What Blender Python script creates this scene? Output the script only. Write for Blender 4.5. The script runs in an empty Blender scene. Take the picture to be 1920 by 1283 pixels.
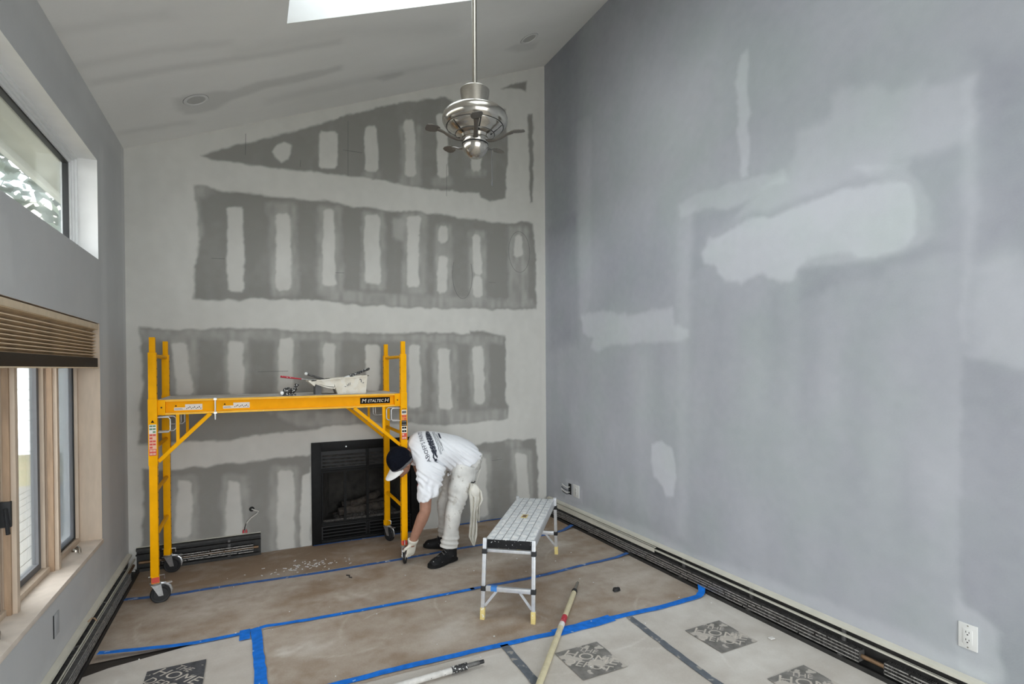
import bpy, bmesh, math, random
import numpy as np
from mathutils import Vector, Matrix
from mathutils.bvhtree import BVHTree

random.seed(7)
scn = bpy.context.scene
COL = scn.collection

# ------------------------------------------------------------------ camera
CAM_H = 1.65
cam_d = bpy.data.cameras.new('camera')
cam = bpy.data.objects.new('camera', cam_d)
COL.objects.link(cam)
_R = Vector((0.89850, -0.43894, -0.00571))
_U = Vector((0.00959, 0.00663, 0.99993))
_F = Vector((0.43887, 0.89849, -0.01017))
cam.matrix_world = Matrix(((_R.x, _U.x, -_F.x, 0), (_R.y, _U.y, -_F.y, 0), (_R.z, _U.z, -_F.z, CAM_H), (0, 0, 0, 1)))
cam_d.sensor_width = 36.0
cam_d.lens = 999.87 / 1920 * 36.0
cam_d.shift_y = 57.0 / 1920
cam_d.clip_start = 0.05
cam_d.clip_end = 300
scn.camera = cam

# ------------------------------------------------------------------ world, exposure
world = bpy.data.worlds.new('overcast_sky')
scn.world = world
world.use_nodes = True
wn = world.node_tree
wn.nodes['Background'].inputs[0].default_value = (0.93, 0.975, 1.0, 1)
wn.nodes['Background'].inputs[1].default_value = 2.6
vs = scn.view_settings
vs.view_transform = 'Standard'
vs.look = 'None'
vs.exposure = 1.69
vs.gamma = 1.0
vs.use_curve_mapping = False
try:
    scn.cycles.max_bounces = 10
    scn.cycles.diffuse_bounces = 6
    scn.cycles.transparent_max_bounces = 16
    scn.cycles.caustics_reflective = False
    scn.cycles.caustics_refractive = False
    scn.cycles.sample_clamp_indirect = 6
except Exception:
    pass

def portal(loc, rot, sx, sy):
    """tells the renderer where daylight enters; gives no light of its own"""
    l = bpy.data.lights.new('daylight_portal', 'AREA')
    l.shape = 'RECTANGLE'
    l.size, l.size_y = sx, sy
    l.cycles.is_portal = True
    o = bpy.data.objects.new('daylight_portal', l)
    o.location = loc
    o.rotation_euler = rot
    COL.objects.link(o)

# ------------------------------------------------------------------ room numbers (metres)
XL, XR, YB, YF = -0.913, 2.999, 5.266, -2.4      # left wall, right wall, back wall, wall behind the camera
HL, HR = 3.433, 5.041                            # ceiling height at left and right wall
SL = (HR - HL) / (XR - XL)
def ceil_z(x): return HL + (x - XL) * SL
SKY = (0.23, 1.75, 2.74, 3.79)                   # skylight x0 x1 y0 y1
SKY_ADDED = (0.23, 1.75, 0.25, 1.90)                  # unseen twin beyond the fan, added to light the upper right wall
for _s in (SKY, SKY_ADDED):
    portal(((_s[0]+_s[1])/2, (_s[2]+_s[3])/2, ceil_z((_s[0]+_s[1])/2)+0.32), (0, -math.atan(SL), 0), 1.6, _s[3]-_s[2])
portal((XL-0.13, 2.93, 1.2), (0, -math.pi/2, 0), 1.4, 3.0)
portal((XL-0.13, 2.9, 2.72), (0, -math.pi/2, 0), 0.66, 3.0)
portal((1.05, YF-0.05, 1.5), (math.pi/2, 0, 0), 3.4, 3.0)

# ------------------------------------------------------------------ helpers
def link(o, parent=None):
    COL.objects.link(o)
    if parent is not None:
        o.parent = parent
    return o
def tag(o, label=None, cat=None, group=None, kind=None):
    if label: o['label'] = label
    if cat: o['category'] = cat
    if group: o['group'] = group
    if kind: o['kind'] = kind
    return o
def thing(name, label, cat, loc=(0, 0, 0), rz=0.0, group=None, kind=None):
    o = bpy.data.objects.new(name, None)
    o.empty_display_size = 0.1
    o.location = loc
    o.rotation_euler = (0, 0, rz)
    COL.objects.link(o)
    return tag(o, label, cat, group, kind)

class MB:
    def __init__(s): s.v = []; s.f = []
    def add(s, vs_, fs):
        n = len(s.v)
        s.v += [tuple(p) for p in vs_]
        s.f += [tuple(i + n for i in f) for f in fs]
        return s
    def box(s, x0, x1, y0, y1, z0, z1):
        return s.add([(x0,y0,z0),(x1,y0,z0),(x1,y1,z0),(x0,y1,z0),(x0,y0,z1),(x1,y0,z1),(x1,y1,z1),(x0,y1,z1)],
                     [(0,3,2,1),(4,5,6,7),(0,1,5,4),(1,2,6,5),(2,3,7,6),(3,0,4,7)])
    def obox(s, c, ax, ay, az):
        c, ax, ay, az = Vector(c), Vector(ax), Vector(ay), Vector(az)
        P = [c + i*ax + j*ay + k*az for k in (-1, 1) for (i, j) in ((-1,-1),(1,-1),(1,1),(-1,1))]
        return s.add(P, [(0,3,2,1),(4,5,6,7),(0,1,5,4),(1,2,6,5),(2,3,7,6),(3,0,4,7)])
    def bar(s, p0, p1, w, h, up=(0,0,1)):
        p0, p1 = Vector(p0), Vector(p1)
        d = (p1 - p0); L = d.length; d = d / L
        u = Vector(up); a = d.cross(u)
        if a.length < 1e-4: a = d.cross(Vector((0, 1, 0)))
        a.normalize(); b = a.cross(d)
        return s.obox((p0+p1)/2, d*L/2, a*w/2, b*h/2)
    def ring_loft(s, rings, cap=True):
        n = len(rings[0]); base = len(s.v)
        for r in rings: s.v += [tuple(p) for p in r]
        for k in range(len(rings)-1):
            for i in range(n):
                j = (i+1) % n
                s.f.append((base+k*n+i, base+k*n+j, base+(k+1)*n+j, base+(k+1)*n+i))
        if cap:
            s.f.append(tuple(base+i for i in reversed(range(n))))
            s.f.append(tuple(base+(len(rings)-1)*n+i for i in range(n)))
        return s
    def path(s, pts, rad, n=10, flat=1.0, cap=True, up=(0,0,1)):
        """tube through points; rad one number or one per point"""
        pts = [Vector(p) for p in pts]
        if not hasattr(rad, '__len__'): rad = [rad]*len(pts)
        rings = []; prev = None
        for i, p in enumerate(pts):
            d = (pts[min(i+1, len(pts)-1)] - pts[max(i-1, 0)]).normalized()
            a = d.cross(Vector(up)) if prev is None else prev - d*prev.dot(d)
            if a.length < 1e-3: a = d.cross(Vector((0, 1, 0.01)))
            a.normalize(); b = a.cross(d); prev = a
            rings.append([p + (a*math.cos(t) + b*math.sin(t)*flat)*rad[i] for t in [2*math.pi*k/n for k in range(n)]])
        return s.ring_loft(rings, cap)
    def tube(s, p0, p1, r, n=14, r2=None):
        return s.path([p0, p1], [r, r if r2 is None else r2], n)
    def lathe(s, prof, c=(0,0,0), n=32, ax=(0,0,1), cap=True):
        c = Vector(c); z = Vector(ax).normalized()
        x = z.orthogonal().normalized(); y = z.cross(x)
        rings = [[c + z*h + (x*math.cos(t)+y*math.sin(t))*max(r, 1e-4) for t in [2*math.pi*k/n for k in range(n)]] for r, h in prof]
        return s.ring_loft(rings, cap)
    def prism(s, poly, a, b, axis='z'):
        m = {'z': lambda p, t: (p[0], p[1], t), 'y': lambda p, t: (p[0], t, p[1]), 'x': lambda p, t: (t, p[0], p[1])}[axis]
        return s.ring_loft([[m(p, a) for p in poly], [m(p, b) for p in poly]])
    def ell(s, c, ax, ay, az, n=14, m=10):
        c, ax, ay, az = Vector(c), Vector(ax), Vector(ay), Vector(az)
        rings = []
        for k in range(m+1):
            t = math.pi*k/m; rr = max(math.sin(t), 1e-3)
            rings.append([c - az*math.cos(t) + (ax*math.cos(u)+ay*math.sin(u))*rr for u in [2*math.pi*i/n for i in range(n)]])
        return s.ring_loft(rings)
    def mesh(s, name, off=(0,0,0)):
        me = bpy.data.meshes.new(name)
        o = Vector(off)
        me.from_pydata([(p[0]-o.x, p[1]-o.y, p[2]-o.z) for p in s.v], [], s.f)
        bm = bmesh.new(); bm.from_mesh(me)
        bmesh.ops.recalc_face_normals(bm, faces=bm.faces)
        bm.to_mesh(me); bm.free()
        return me
    def build(s, name, mat, parent=None, off=None, smooth=None, bevel=0):
        if off is None:
            off = parent.matrix_world_off if hasattr(parent, 'matrix_world_off') else (0, 0, 0)
        me = s.mesh(name, off)
        if bevel:
            bm = bmesh.new(); bm.from_mesh(me)
            bmesh.ops.bevel(bm, geom=[e for e in bm.edges if e.calc_face_angle(0) > 0.5], offset=bevel, segments=2, affect='EDGES', profile=0.6, clamp_overlap=True)
            bm.to_mesh(me); bm.free()
            if smooth is None: smooth = 40
        if smooth:
            me.shade_smooth()
            me.set_sharp_from_angle(angle=math.radians(smooth))
        me.materials.append(mat)
        return link(bpy.data.objects.new(name, me), parent)

def text_mesh(body, size, extrude=0.0, spacing=1.0):
    cu = bpy.data.curves.new('lettering', 'FONT')
    cu.body = body; cu.size = size; cu.extrude = extrude
    cu.align_x = 'CENTER'; cu.align_y = 'CENTER'; cu.space_character = spacing
    cu.resolution_u = 3
    o = bpy.data.objects.new('lettering', cu)
    COL.objects.link(o)
    dg = bpy.context.evaluated_depsgraph_get()
    me = bpy.data.meshes.new_from_object(o.evaluated_get(dg))
    bpy.data.objects.remove(o); bpy.data.curves.remove(cu)
    return me
def lettering(name, body, size, mat, M, parent, off=(0,0,0), spacing=1.0, sx=1.0, shear=0.0):
    me = text_mesh(body, size, 0.0, spacing)
    T = Matrix.Translation(-Vector(off)) @ M @ Matrix(((sx, shear, 0, 0), (0, 1, 0, 0), (0, 0, 1, 0), (0, 0, 0, 1)))
    me.transform(T)
    me.materials.clear(); me.materials.append(mat)
    return link(bpy.data.objects.new(name, me), parent)
def frame_matrix(o, x, y):
    x = Vector(x).normalized(); y = Vector(y).normalized(); z = x.cross(y)
    return Matrix(((x.x, y.x, z.x, o[0]), (x.y, y.y, z.y, o[1]), (x.z, y.z, z.z, o[2]), (0, 0, 0, 1)))

# ------------------------------------------------------------------ materials
def mat(name, col, rough=0.6, metal=0.0, noise=0.0, nscale=20.0, bump=0.0, bscale=None, spots=None, spot_scale=30, spot_at=0.62, stretch=(1,1,1), spec=0.5, col2=None):
    m = bpy.data.materials.new(name); m.use_nodes = True
    nt = m.node_tree; b = nt.nodes['Principled BSDF']
    b.inputs['Base Color'].default_value = (*col, 1)
    b.inputs['Roughness'].default_value = rough
    b.inputs['Metallic'].default_value = metal
    b.inputs['Specular IOR Level'].default_value = spec
    tc = nt.nodes.new('ShaderNodeTexCoord')
    mp = nt.nodes.new('ShaderNodeMapping'); mp.inputs['Scale'].default_value = stretch
    nt.links.new(tc.outputs['Object'], mp.inputs['Vector'])
    out = None
    if noise or col2:
        n = nt.nodes.new('ShaderNodeTexNoise'); n.inputs['Scale'].default_value = nscale; n.inputs['Detail'].default_value = 6
        nt.links.new(mp.outputs[0], n.inputs['Vector'])
        mr = nt.nodes.new('ShaderNodeMapRange'); mr.inputs[1].default_value = 0.3; mr.inputs[2].default_value = 0.7
        nt.links.new(n.outputs[0], mr.inputs[0])
        mx = nt.nodes.new('ShaderNodeMix'); mx.data_type = 'RGBA'
        c2 = col2 if col2 else tuple(min(1, c*(1+noise)) for c in col)
        c1 = col if col2 else tuple(c*(1-noise) for c in col)
        mx.inputs[6].default_value = (*c1, 1); mx.inputs[7].default_value = (*c2, 1)
        nt.links.new(mr.outputs[0], mx.inputs[0]); out = mx.outputs[2]
    if spots:
        n = nt.nodes.new('ShaderNodeTexNoise'); n.inputs['Scale'].default_value = spot_scale; n.inputs['Detail'].default_value = 4
        nt.links.new(mp.outputs[0], n.inputs['Vector'])
        mr = nt.nodes.new('ShaderNodeMapRange'); mr.inputs[1].default_value = spot_at; mr.inputs[2].default_value = spot_at+0.03
        nt.links.new(n.outputs[0], mr.inputs[0])
        mx = nt.nodes.new('ShaderNodeMix'); mx.data_type = 'RGBA'
        if out: nt.links.new(out, mx.inputs[6])
        else: mx.inputs[6].default_value = (*col, 1)
        mx.inputs[7].default_value = (*spots, 1)
        nt.links.new(mr.outputs[0], mx.inputs[0]); out = mx.outputs[2]
    if out: nt.links.new(out, b.inputs['Base Color'])
    if bump:
        n = nt.nodes.new('ShaderNodeTexNoise'); n.inputs['Scale'].default_value = bscale or nscale*3; n.inputs['Detail'].default_value = 5
        nt.links.new(mp.outputs[0], n.inputs['Vector'])
        bp = nt.nodes.new('ShaderNodeBump'); bp.inputs['Strength'].default_value = bump; bp.inputs['Distance'].default_value = 0.01
        nt.links.new(n.outputs[0], bp.inputs['Height']); nt.links.new(bp.outputs[0], b.inputs['Normal'])
    return m

def wall_mat(name, c0, c1, noise_amt=0.05, rough=0.85, streak=(1,1,1), tint=None):
    """drywall: grey paper (mud = 0) to joint compound (mud = 1), read from the mesh attribute"""
    m = bpy.data.materials.new(name); m.use_nodes = True
    nt = m.node_tree; b = nt.nodes['Principled BSDF']
    b.inputs['Roughness'].default_value = rough
    b.inputs['Specular IOR Level'].default_value = 0.25
    at = nt.nodes.new('ShaderNodeAttribute'); at.attribute_name = 'mud'
    tc = nt.nodes.new('ShaderNodeTexCoord')
    mp = nt.nodes.new('ShaderNodeMapping'); mp.inputs['Scale'].default_value = streak
    nt.links.new(tc.outputs['Object'], mp.inputs['Vector'])
    acc = at.outputs['Fac']
    for sc_, amt in ((3.0, noise_amt*1.6), (14.0, noise_amt), (90.0, noise_amt*0.8)):
        n = nt.nodes.new('ShaderNodeTexNoise'); n.inputs['Scale'].default_value = sc_; n.inputs['Detail'].default_value = 5
        nt.links.new(mp.outputs[0], n.inputs['Vector'])
        mm = nt.nodes.new('ShaderNodeMath'); mm.operation = 'MULTIPLY_ADD'
        nt.links.new(n.outputs[0], mm.inputs[0]); mm.inputs[1].default_value = amt*2; 
        ad = nt.nodes.new('ShaderNodeMath'); ad.operation = 'SUBTRACT'
        nt.links.new(acc, ad.inputs[0]); ad.inputs[1].default_value = amt
        nt.links.new(ad.outputs[0], mm.inputs[2]); acc = mm.outputs[0]
    mx = nt.nodes.new('ShaderNodeMix'); mx.data_type = 'RGBA'
    mx.inputs[6].default_value = (*c0, 1); mx.inputs[7].default_value = (*c1, 1)
    nt.links.new(acc, mx.inputs[0])
    col = mx.outputs[2]
    if tint:
        n = nt.nodes.new('ShaderNodeTexNoise'); n.inputs['Scale'].default_value = 2.2; n.inputs['Detail'].default_value = 3
        nt.links.new(mp.outputs[0], n.inputs['Vector'])
        mr = nt.nodes.new('ShaderNodeMapRange'); mr.inputs[1].default_value = 0.42; mr.inputs[2].default_value = 0.68
        nt.links.new(n.outputs[0], mr.inputs[0])
        m2 = nt.nodes.new('ShaderNodeMix'); m2.data_type = 'RGBA'; m2.blend_type = 'MULTIPLY'
        nt.links.new(mr.outputs[0], m2.inputs[0]); nt.links.new(col, m2.inputs[6]); m2.inputs[7].default_value = (*tint, 1)
        col = m2.outputs[2]
    nt.links.new(col, b.inputs['Base Color'])
    n = nt.nodes.new('ShaderNodeTexNoise'); n.inputs['Scale'].default_value = 120
    nt.links.new(tc.outputs['Object'], n.inputs['Vector'])
    bp = nt.nodes.new('ShaderNodeBump'); bp.inputs['Strength'].default_value = 0.12; bp.inputs['Distance'].default_value = 0.004
    nt.links.new(n.outputs[0], bp.inputs['Height']); nt.links.new(bp.outputs[0], b.inputs['Normal'])
    return m

def see_through(name, col, alpha, rough=0.05, gloss=True, tint=(1, 1, 1)):
    m = bpy.data.materials.new(name); m.use_nodes = True
    nt = m.node_tree; nt.nodes.clear()
    o = nt.nodes.new('ShaderNodeOutputMaterial'); t = nt.nodes.new('ShaderNodeBsdfTransparent'); t.inputs[0].default_value = (*tint, 1)
    g = nt.nodes.new('ShaderNodeBsdfGlossy' if gloss else 'ShaderNodeBsdfDiffuse')
    g.inputs[0].default_value = (*col, 1)
    if gloss: g.inputs['Roughness'].default_value = rough
    mx = nt.nodes.new('ShaderNodeMixShader')
    if gloss:
        lw = nt.nodes.new('ShaderNodeLayerWeight'); lw.inputs[0].default_value = 0.25
        ma = nt.nodes.new('ShaderNodeMath'); ma.operation = 'MULTIPLY'; ma.inputs[1].default_value = alpha
        nt.links.new(lw.outputs['Fresnel'], ma.inputs[0]); nt.links.new(ma.outputs[0], mx.inputs[0])
    else:
        mx.inputs[0].default_value = alpha
    nt.links.new(t.outputs[0], mx.inputs[1]); nt.links.new(g.outputs[0], mx.inputs[2]); nt.links.new(mx.outputs[0], o.inputs[0])
    return m

M = {}
M['back'] = wall_mat('back_wall_drywall', (0.26, 0.253, 0.236), (0.62, 0.61, 0.572), 0.045)
M['right'] = wall_mat('right_wall_skim_coat', (0.27, 0.278, 0.315), (0.565, 0.578, 0.615), 0.05, tint=(0.955, 0.995, 0.955))
M['left'] = wall_mat('left_wall_skim_coat', (0.40, 0.405, 0.412), (0.66, 0.66, 0.65), 0.05)
M['ceil'] = wall_mat('ceiling_skim_coat', (0.46, 0.455, 0.435), (0.84, 0.83, 0.80), 0.04, streak=(0.25, 1, 1))
M['paper_brown'] = wall_mat('brown_floor_paper', (0.285, 0.205, 0.142), (0.68, 0.64, 0.58), 0.14, rough=0.75)
M['paper_grey'] = wall_mat('grey_floor_paper', (0.42, 0.37, 0.32), (0.72, 0.69, 0.64), 0.15, rough=0.8)
M['subfloor'] = mat('dark_subfloor', (0.035, 0.028, 0.022), 0.9, noise=0.3, nscale=8)
M['white_plaster'] = mat('white_plaster', (0.80, 0.80, 0.79), 0.8, noise=0.04, nscale=6)
M['vinyl'] = mat('white_vinyl', (0.78, 0.79, 0.79), 0.45, noise=0.03)
M['tan'] = mat('tan_painted_wood', (0.54, 0.435, 0.335), 0.55, noise=0.08, nscale=30, stretch=(1,1,0.2))
M['tan_sill'] = mat('dusty_tan_sill', (0.66, 0.58, 0.50), 0.7, noise=0.1, nscale=12)
M['wood_strip'] = mat('stained_window_wood', (0.36, 0.24, 0.15), 0.5, noise=0.25, nscale=30, stretch=(1,1,0.15))
M['black'] = mat('black_rubber', (0.012, 0.012, 0.013), 0.6)
M['blackmetal'] = mat('black_painted_metal', (0.006, 0.006, 0.006), 0.5, noise=0.3, nscale=20, spec=0.15)
M['louvre'] = mat('worn_black_louvre', (0.05, 0.049, 0.047), 0.45, noise=0.5, nscale=30, spec=0.3)
M['soot'] = mat('sooty_firebrick', (0.03, 0.027, 0.023), 0.9, noise=0.5, nscale=12, bump=0.4)
M['ash'] = mat('ash_and_embers', (0.06, 0.055, 0.05), 0.95, noise=0.6, nscale=60, spots=(0.35, 0.34, 0.32), spot_scale=120, spot_at=0.66)
M['log'] = mat('charred_log', (0.05, 0.04, 0.032), 0.9, noise=0.5, nscale=25, bump=0.6, spots=(0.5, 0.48, 0.45), spot_scale=60, spot_at=0.72)
M['glass'] = see_through('window_glass', (0.9, 0.95, 0.95), 0.6)
M['sky_glass'] = see_through('tinted_skylight_glass', (0.9, 0.95, 0.95), 0.3, tint=(0.52, 0.545, 0.55))
M['can'] = mat('plastered_trim', (0.62, 0.615, 0.60), 0.8, noise=0.05)
M['smoked'] = see_through('smoked_fire_glass', (0.3, 0.3, 0.3), 0.12, rough=0.2)
M['screen'] = see_through('insect_screen', (0.33, 0.36, 0.40), 0.55, gloss=False)
M['gasket'] = mat('grey_gasket', (0.12, 0.12, 0.125), 0.6)
M['steel'] = mat('galvanised_steel', (0.55, 0.56, 0.57), 0.35, metal=0.9, noise=0.15, nscale=40)
M['chrome'] = mat('polished_nickel', (0.50, 0.47, 0.42), 0.2, metal=1.0, noise=0.05)
M['brushed'] = mat('brushed_nickel', (0.42, 0.39, 0.34), 0.33, metal=1.0, noise=0.08, nscale=60, stretch=(1,1,8))
M['alu'] = mat('aluminium_with_paint_smears', (0.80, 0.82, 0.85), 0.34, metal=0.7, noise=0.1, nscale=30, spots=(0.85, 0.85, 0.84), spot_scale=45, spot_at=0.6)
M['yellow'] = mat('yellow_powder_coat', (0.88, 0.405, 0.0015), 0.5, noise=0.05, nscale=14, spots=(0.75, 0.62, 0.42), spot_scale=70, spot_at=0.82, spec=0.08)
M['deck'] = mat('dusty_plywood_deck', (0.50, 0.46, 0.41), 0.8, noise=0.25, nscale=14, stretch=(0.3, 1, 1), spots=(0.7, 0.69, 0.67), spot_scale=16, spot_at=0.55)
M['label_white'] = mat('white_sticker', (0.72, 0.70, 0.66), 0.5)
M['label_red'] = mat('red_sticker', (0.62, 0.06, 0.04), 0.5)
M['label_orange'] = mat('orange_sticker', (0.70, 0.22, 0.03), 0.5)
M['label_pink'] = mat('pink_sticker', (0.72, 0.42, 0.30), 0.5)
M['label_green'] = mat('green_sticker', (0.10, 0.22, 0.10), 0.5)
M['label_black'] = mat('black_sticker', (0.010, 0.009, 0.008), 0.6, spec=0.08)
M['yellow_lit_dusty'] = mat('lit_dusty_yellow_edge', (0.92, 0.50, 0.06), 0.5, noise=0.06, nscale=20, spots=(0.8, 0.66, 0.45), spot_scale=40, spot_at=0.70, spec=0.1)  # lighter than the web: its recess shading put into colour, plus dust
M['print_white'] = mat('white_print', (0.8, 0.78, 0.7), 0.5)
M['emblem'] = mat('speckled_dark_print', (0.02, 0.024, 0.04), 0.7, spots=(0.6, 0.62, 0.66), spot_scale=110, spot_at=0.60)
M['print_dark'] = mat('dark_blue_print', (0.025, 0.03, 0.05), 0.7)
M['tape'] = mat('blue_masking_tape', (0.010, 0.17, 0.66), 0.6, spec=0.2, noise=0.2, nscale=25, spots=(0.32, 0.48, 0.72), spot_scale=22, spot_at=0.68)
M['tape_dusty'] = mat('dusty_blue_masking_tape', (0.035, 0.12, 0.36), 0.65, noise=0.3, nscale=20, spots=(0.3, 0.36, 0.45), spot_scale=16, spot_at=0.62)
M['tape_grey'] = mat('worn_grey_seam_tape', (0.12, 0.135, 0.155), 0.6, noise=0.25, nscale=20, spots=(0.33, 0.31, 0.28), spot_scale=20, spot_at=0.6)
M['ink'] = mat('faded_black_ink', (0.085, 0.085, 0.09), 0.85, spec=0.1, noise=0.25, nscale=30, spots=(0.40, 0.37, 0.33), spot_scale=18, spot_at=0.66)
M['ink_faint'] = mat('scuffed_black_ink', (0.21, 0.20, 0.185), 0.85, spec=0.1, noise=0.35, nscale=14, spots=(0.50, 0.46, 0.41), spot_scale=9, spot_at=0.53)
M['paper_print'] = mat('unprinted_floor_paper', (0.54, 0.49, 0.43), 0.8, noise=0.15, nscale=20)
M['ivory'] = mat('ivory_enamel', (0.60, 0.58, 0.50), 0.5, noise=0.06, nscale=10)
M['heater_dark'] = mat('dark_heater_metal', (0.022, 0.021, 0.02), 0.6, noise=0.4, nscale=20)
M['fin'] = mat('dusty_aluminium_fins', (0.13, 0.125, 0.12), 0.55, metal=0.4, noise=0.4, nscale=40)
M['fin_edge'] = mat('bent_fin_edges', (0.42, 0.41, 0.39), 0.4, metal=0.6, noise=0.5, nscale=60)  # paler than the fins: light on the ridges put into the colour
M['arm'] = mat('dull_nickel_arm', (0.20, 0.185, 0.165), 0.4, metal=0.9, noise=0.1)
M['pleat_highlight'] = mat('pale_pleat_edge_light', (0.78, 0.63, 0.44), 0.8)  # light caught by the pleat edges, put into a pale colour
M['copper'] = mat('old_copper_pipe', (0.24, 0.15, 0.085), 0.5, metal=0.6, noise=0.4)
M['outlet'] = mat('ivory_white_plastic', (0.72, 0.72, 0.70), 0.4)
M['shade'] = mat('tan_pleated_fabric', (0.46, 0.34, 0.21), 0.8, noise=0.18, nscale=9, stretch=(1,1,0.3))
M['shade_rail'] = mat('tan_blind_rail', (0.66, 0.53, 0.37), 0.5, noise=0.08, nscale=20)
M['shade_dark'] = mat('brown_blind_rail', (0.03, 0.022, 0.015), 0.6, noise=0.1, spec=0.2)
M['pail'] = mat('plaster_caked_plastic', (0.70, 0.66, 0.57), 0.6, noise=0.1, nscale=18, spots=(0.75, 0.725, 0.655), spot_scale=14, spot_at=0.55)
M['redhandle'] = mat('red_plastic_handle', (0.50, 0.03, 0.05), 0.4, spots=(0.7, 0.6, 0.58), spot_scale=90, spot_at=0.64)
M['blackhandle'] = mat('paint_flecked_black_plastic', (0.02, 0.02, 0.02), 0.5, spots=(0.75, 0.75, 0.73), spot_scale=90, spot_at=0.58)
M['end_cap'] = mat('paint_spattered_black_cap', (0.015, 0.015, 0.016), 0.55, spec=0.2, spots=(0.72, 0.73, 0.74), spot_scale=60, spot_at=0.65)
M['pole'] = mat('cream_fibreglass_pole', (0.62, 0.55, 0.36), 0.45, noise=0.08, nscale=20, spots=(0.75, 0.73, 0.65), spot_scale=50, spot_at=0.66)
M['pole_white'] = mat('plaster_covered_pole', (0.58, 0.56, 0.53), 0.6, noise=0.15, nscale=30, spots=(0.08, 0.08, 0.08), spot_scale=70, spot_at=0.68)
M['skin'] = mat('skin', (0.36, 0.185, 0.125), 0.55, noise=0.1, nscale=30)
M['shirt'] = mat('white_cotton', (0.82, 0.83, 0.86), 0.85, noise=0.03, nscale=8, bump=0.08, bscale=400)
M['trousers'] = mat('paint_stained_white_canvas', (0.66, 0.65, 0.62), 0.85, noise=0.16, nscale=10, spots=(0.50, 0.48, 0.44), spot_scale=16, spot_at=0.61)
M['rag'] = mat('off_white_rag', (0.70, 0.68, 0.62), 0.9, noise=0.08, nscale=14)
M['cap'] = mat('navy_cotton', (0.005, 0.006, 0.011), 0.85, noise=0.25, nscale=60, spec=0.1)
M['brim'] = mat('white_cotton_brim', (0.82, 0.82, 0.80), 0.8)
M['glove'] = mat('cream_knit_glove', (0.74, 0.71, 0.62), 0.85, bump=0.2, bscale=250)
M['gloveR'] = mat('red_rubber_palm', (0.30, 0.025, 0.02), 0.5)
M['boot'] = mat('paint_flecked_black_leather', (0.008, 0.008, 0.009), 0.55, spec=0.25, spots=(0.6, 0.6, 0.58), spot_scale=55, spot_at=0.68)
M['sole'] = mat('black_boot_sole', (0.012, 0.012, 0.012), 0.8, spec=0.2)
M['hair'] = mat('dark_hair', (0.02, 0.015, 0.012), 0.7)
M['yellow_foot'] = mat('yellow_plastic_foot', (0.70, 0.56, 0.22), 0.5, spots=(0.75, 0.73, 0.66), spot_scale=40, spot_at=0.6)
M['blue_tape_bit'] = mat('blue_tape_scrap', (0.05, 0.22, 0.6), 0.6)
M['tread'] = mat('plaster_smeared_tread', (0.66, 0.68, 0.69), 0.6, noise=0.12, nscale=18, spots=(0.80, 0.80, 0.79), spot_scale=22, spot_at=0.52)
M['groove'] = mat('tread_groove', (0.30, 0.31, 0.32), 0.7)
M['plank_out'] = mat('weathered_deck_plank', (0.17, 0.165, 0.155), 0.8, noise=0.12, nscale=10, stretch=(6,0.4,1))
M['lawn'] = mat('dry_lawn', (0.15, 0.145, 0.08), 0.95, noise=0.3, nscale=3, col2=(0.21, 0.175, 0.11))
M['added_patio'] = mat('pale_concrete', (0.60, 0.59, 0.57), 0.85, noise=0.08, nscale=2)
M['siding'] = mat('white_siding', (0.80, 0.82, 0.83), 0.7)
M['soffit'] = mat('beige_soffit', (0.42, 0.40, 0.33), 0.8, noise=0.1, nscale=3)
M['fascia'] = mat('pale_fascia', (0.62, 0.61, 0.57), 0.7)
M['leaf'] = mat('grey_green_leaf', (0.06, 0.075, 0.045), 0.8, noise=0.4, nscale=2)
M['bark'] = mat('grey_bark', (0.13, 0.11, 0.09), 0.9, noise=0.3)
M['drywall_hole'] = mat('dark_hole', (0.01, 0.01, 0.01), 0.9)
M['wire_white'] = mat('white_cable', (0.6, 0.59, 0.55), 0.5)
M['wire_black'] = mat('black_cable', (0.03, 0.03, 0.03), 0.5)
M['pencil'] = mat('pencil_mark', (0.14, 0.14, 0.14), 0.8)

# ------------------------------------------------------------------ patch painting on real wall meshes
def vnoise(x, y, scale, seed):
    rng = np.random.RandomState(seed)
    tab = rng.rand(256, 256)
    u = x/scale; v = y/scale
    i = np.floor(u).astype(int); j = np.floor(v).astype(int)
    fu = u-i; fv = v-j
    fu = fu*fu*(3-2*fu); fv = fv*fv*(3-2*fv)
    a = tab[i % 256, j % 256]; b = tab[(i+1) % 256, j % 256]; c = tab[i % 256, (j+1) % 256]; d = tab[(i+1) % 256, (j+1) % 256]
    return (a*(1-fu)+b*fu)*(1-fv) + (c*(1-fu)+d*fu)*fv - 0.5

def poly_mask(px, py, poly, feather):
    """1 inside, 0 outside, soft over the feather width"""
    out = np.zeros(px.shape)
    P = np.array(poly); m = feather + 0.04
    sel = (px > P[:,0].min()-m) & (px < P[:,0].max()+m) & (py > P[:,1].min()-m) & (py < P[:,1].max()+m)
    if not sel.any(): return out
    x = px[sel]; y = py[sel]
    dmin = np.full(x.shape, 1e9); ins = np.zeros(x.shape, bool)
    for k in range(len(P)):
        ax, ay = P[k]; bx, by = P[(k+1) % len(P)]
        ex, ey = bx-ax, by-ay
        L2 = ex*ex+ey*ey
        if L2 < 1e-12: continue
        t = np.clip(((x-ax)*ex+(y-ay)*ey)/L2, 0, 1)
        dmin = np.minimum(dmin, (x-ax-t*ex)**2+(y-ay-t*ey)**2)
        if ay != by:
            ins ^= ((ay > y) != (by > y)) & (x < ex*(y-ay)/(by-ay)+ax)
    sd = np.sqrt(dmin)*np.where(ins, 1, -1)
    t = np.clip(sd/(2*feather)+0.5, 0, 1)
    out[sel] = t*t*(3-2*t)
    return out

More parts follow.
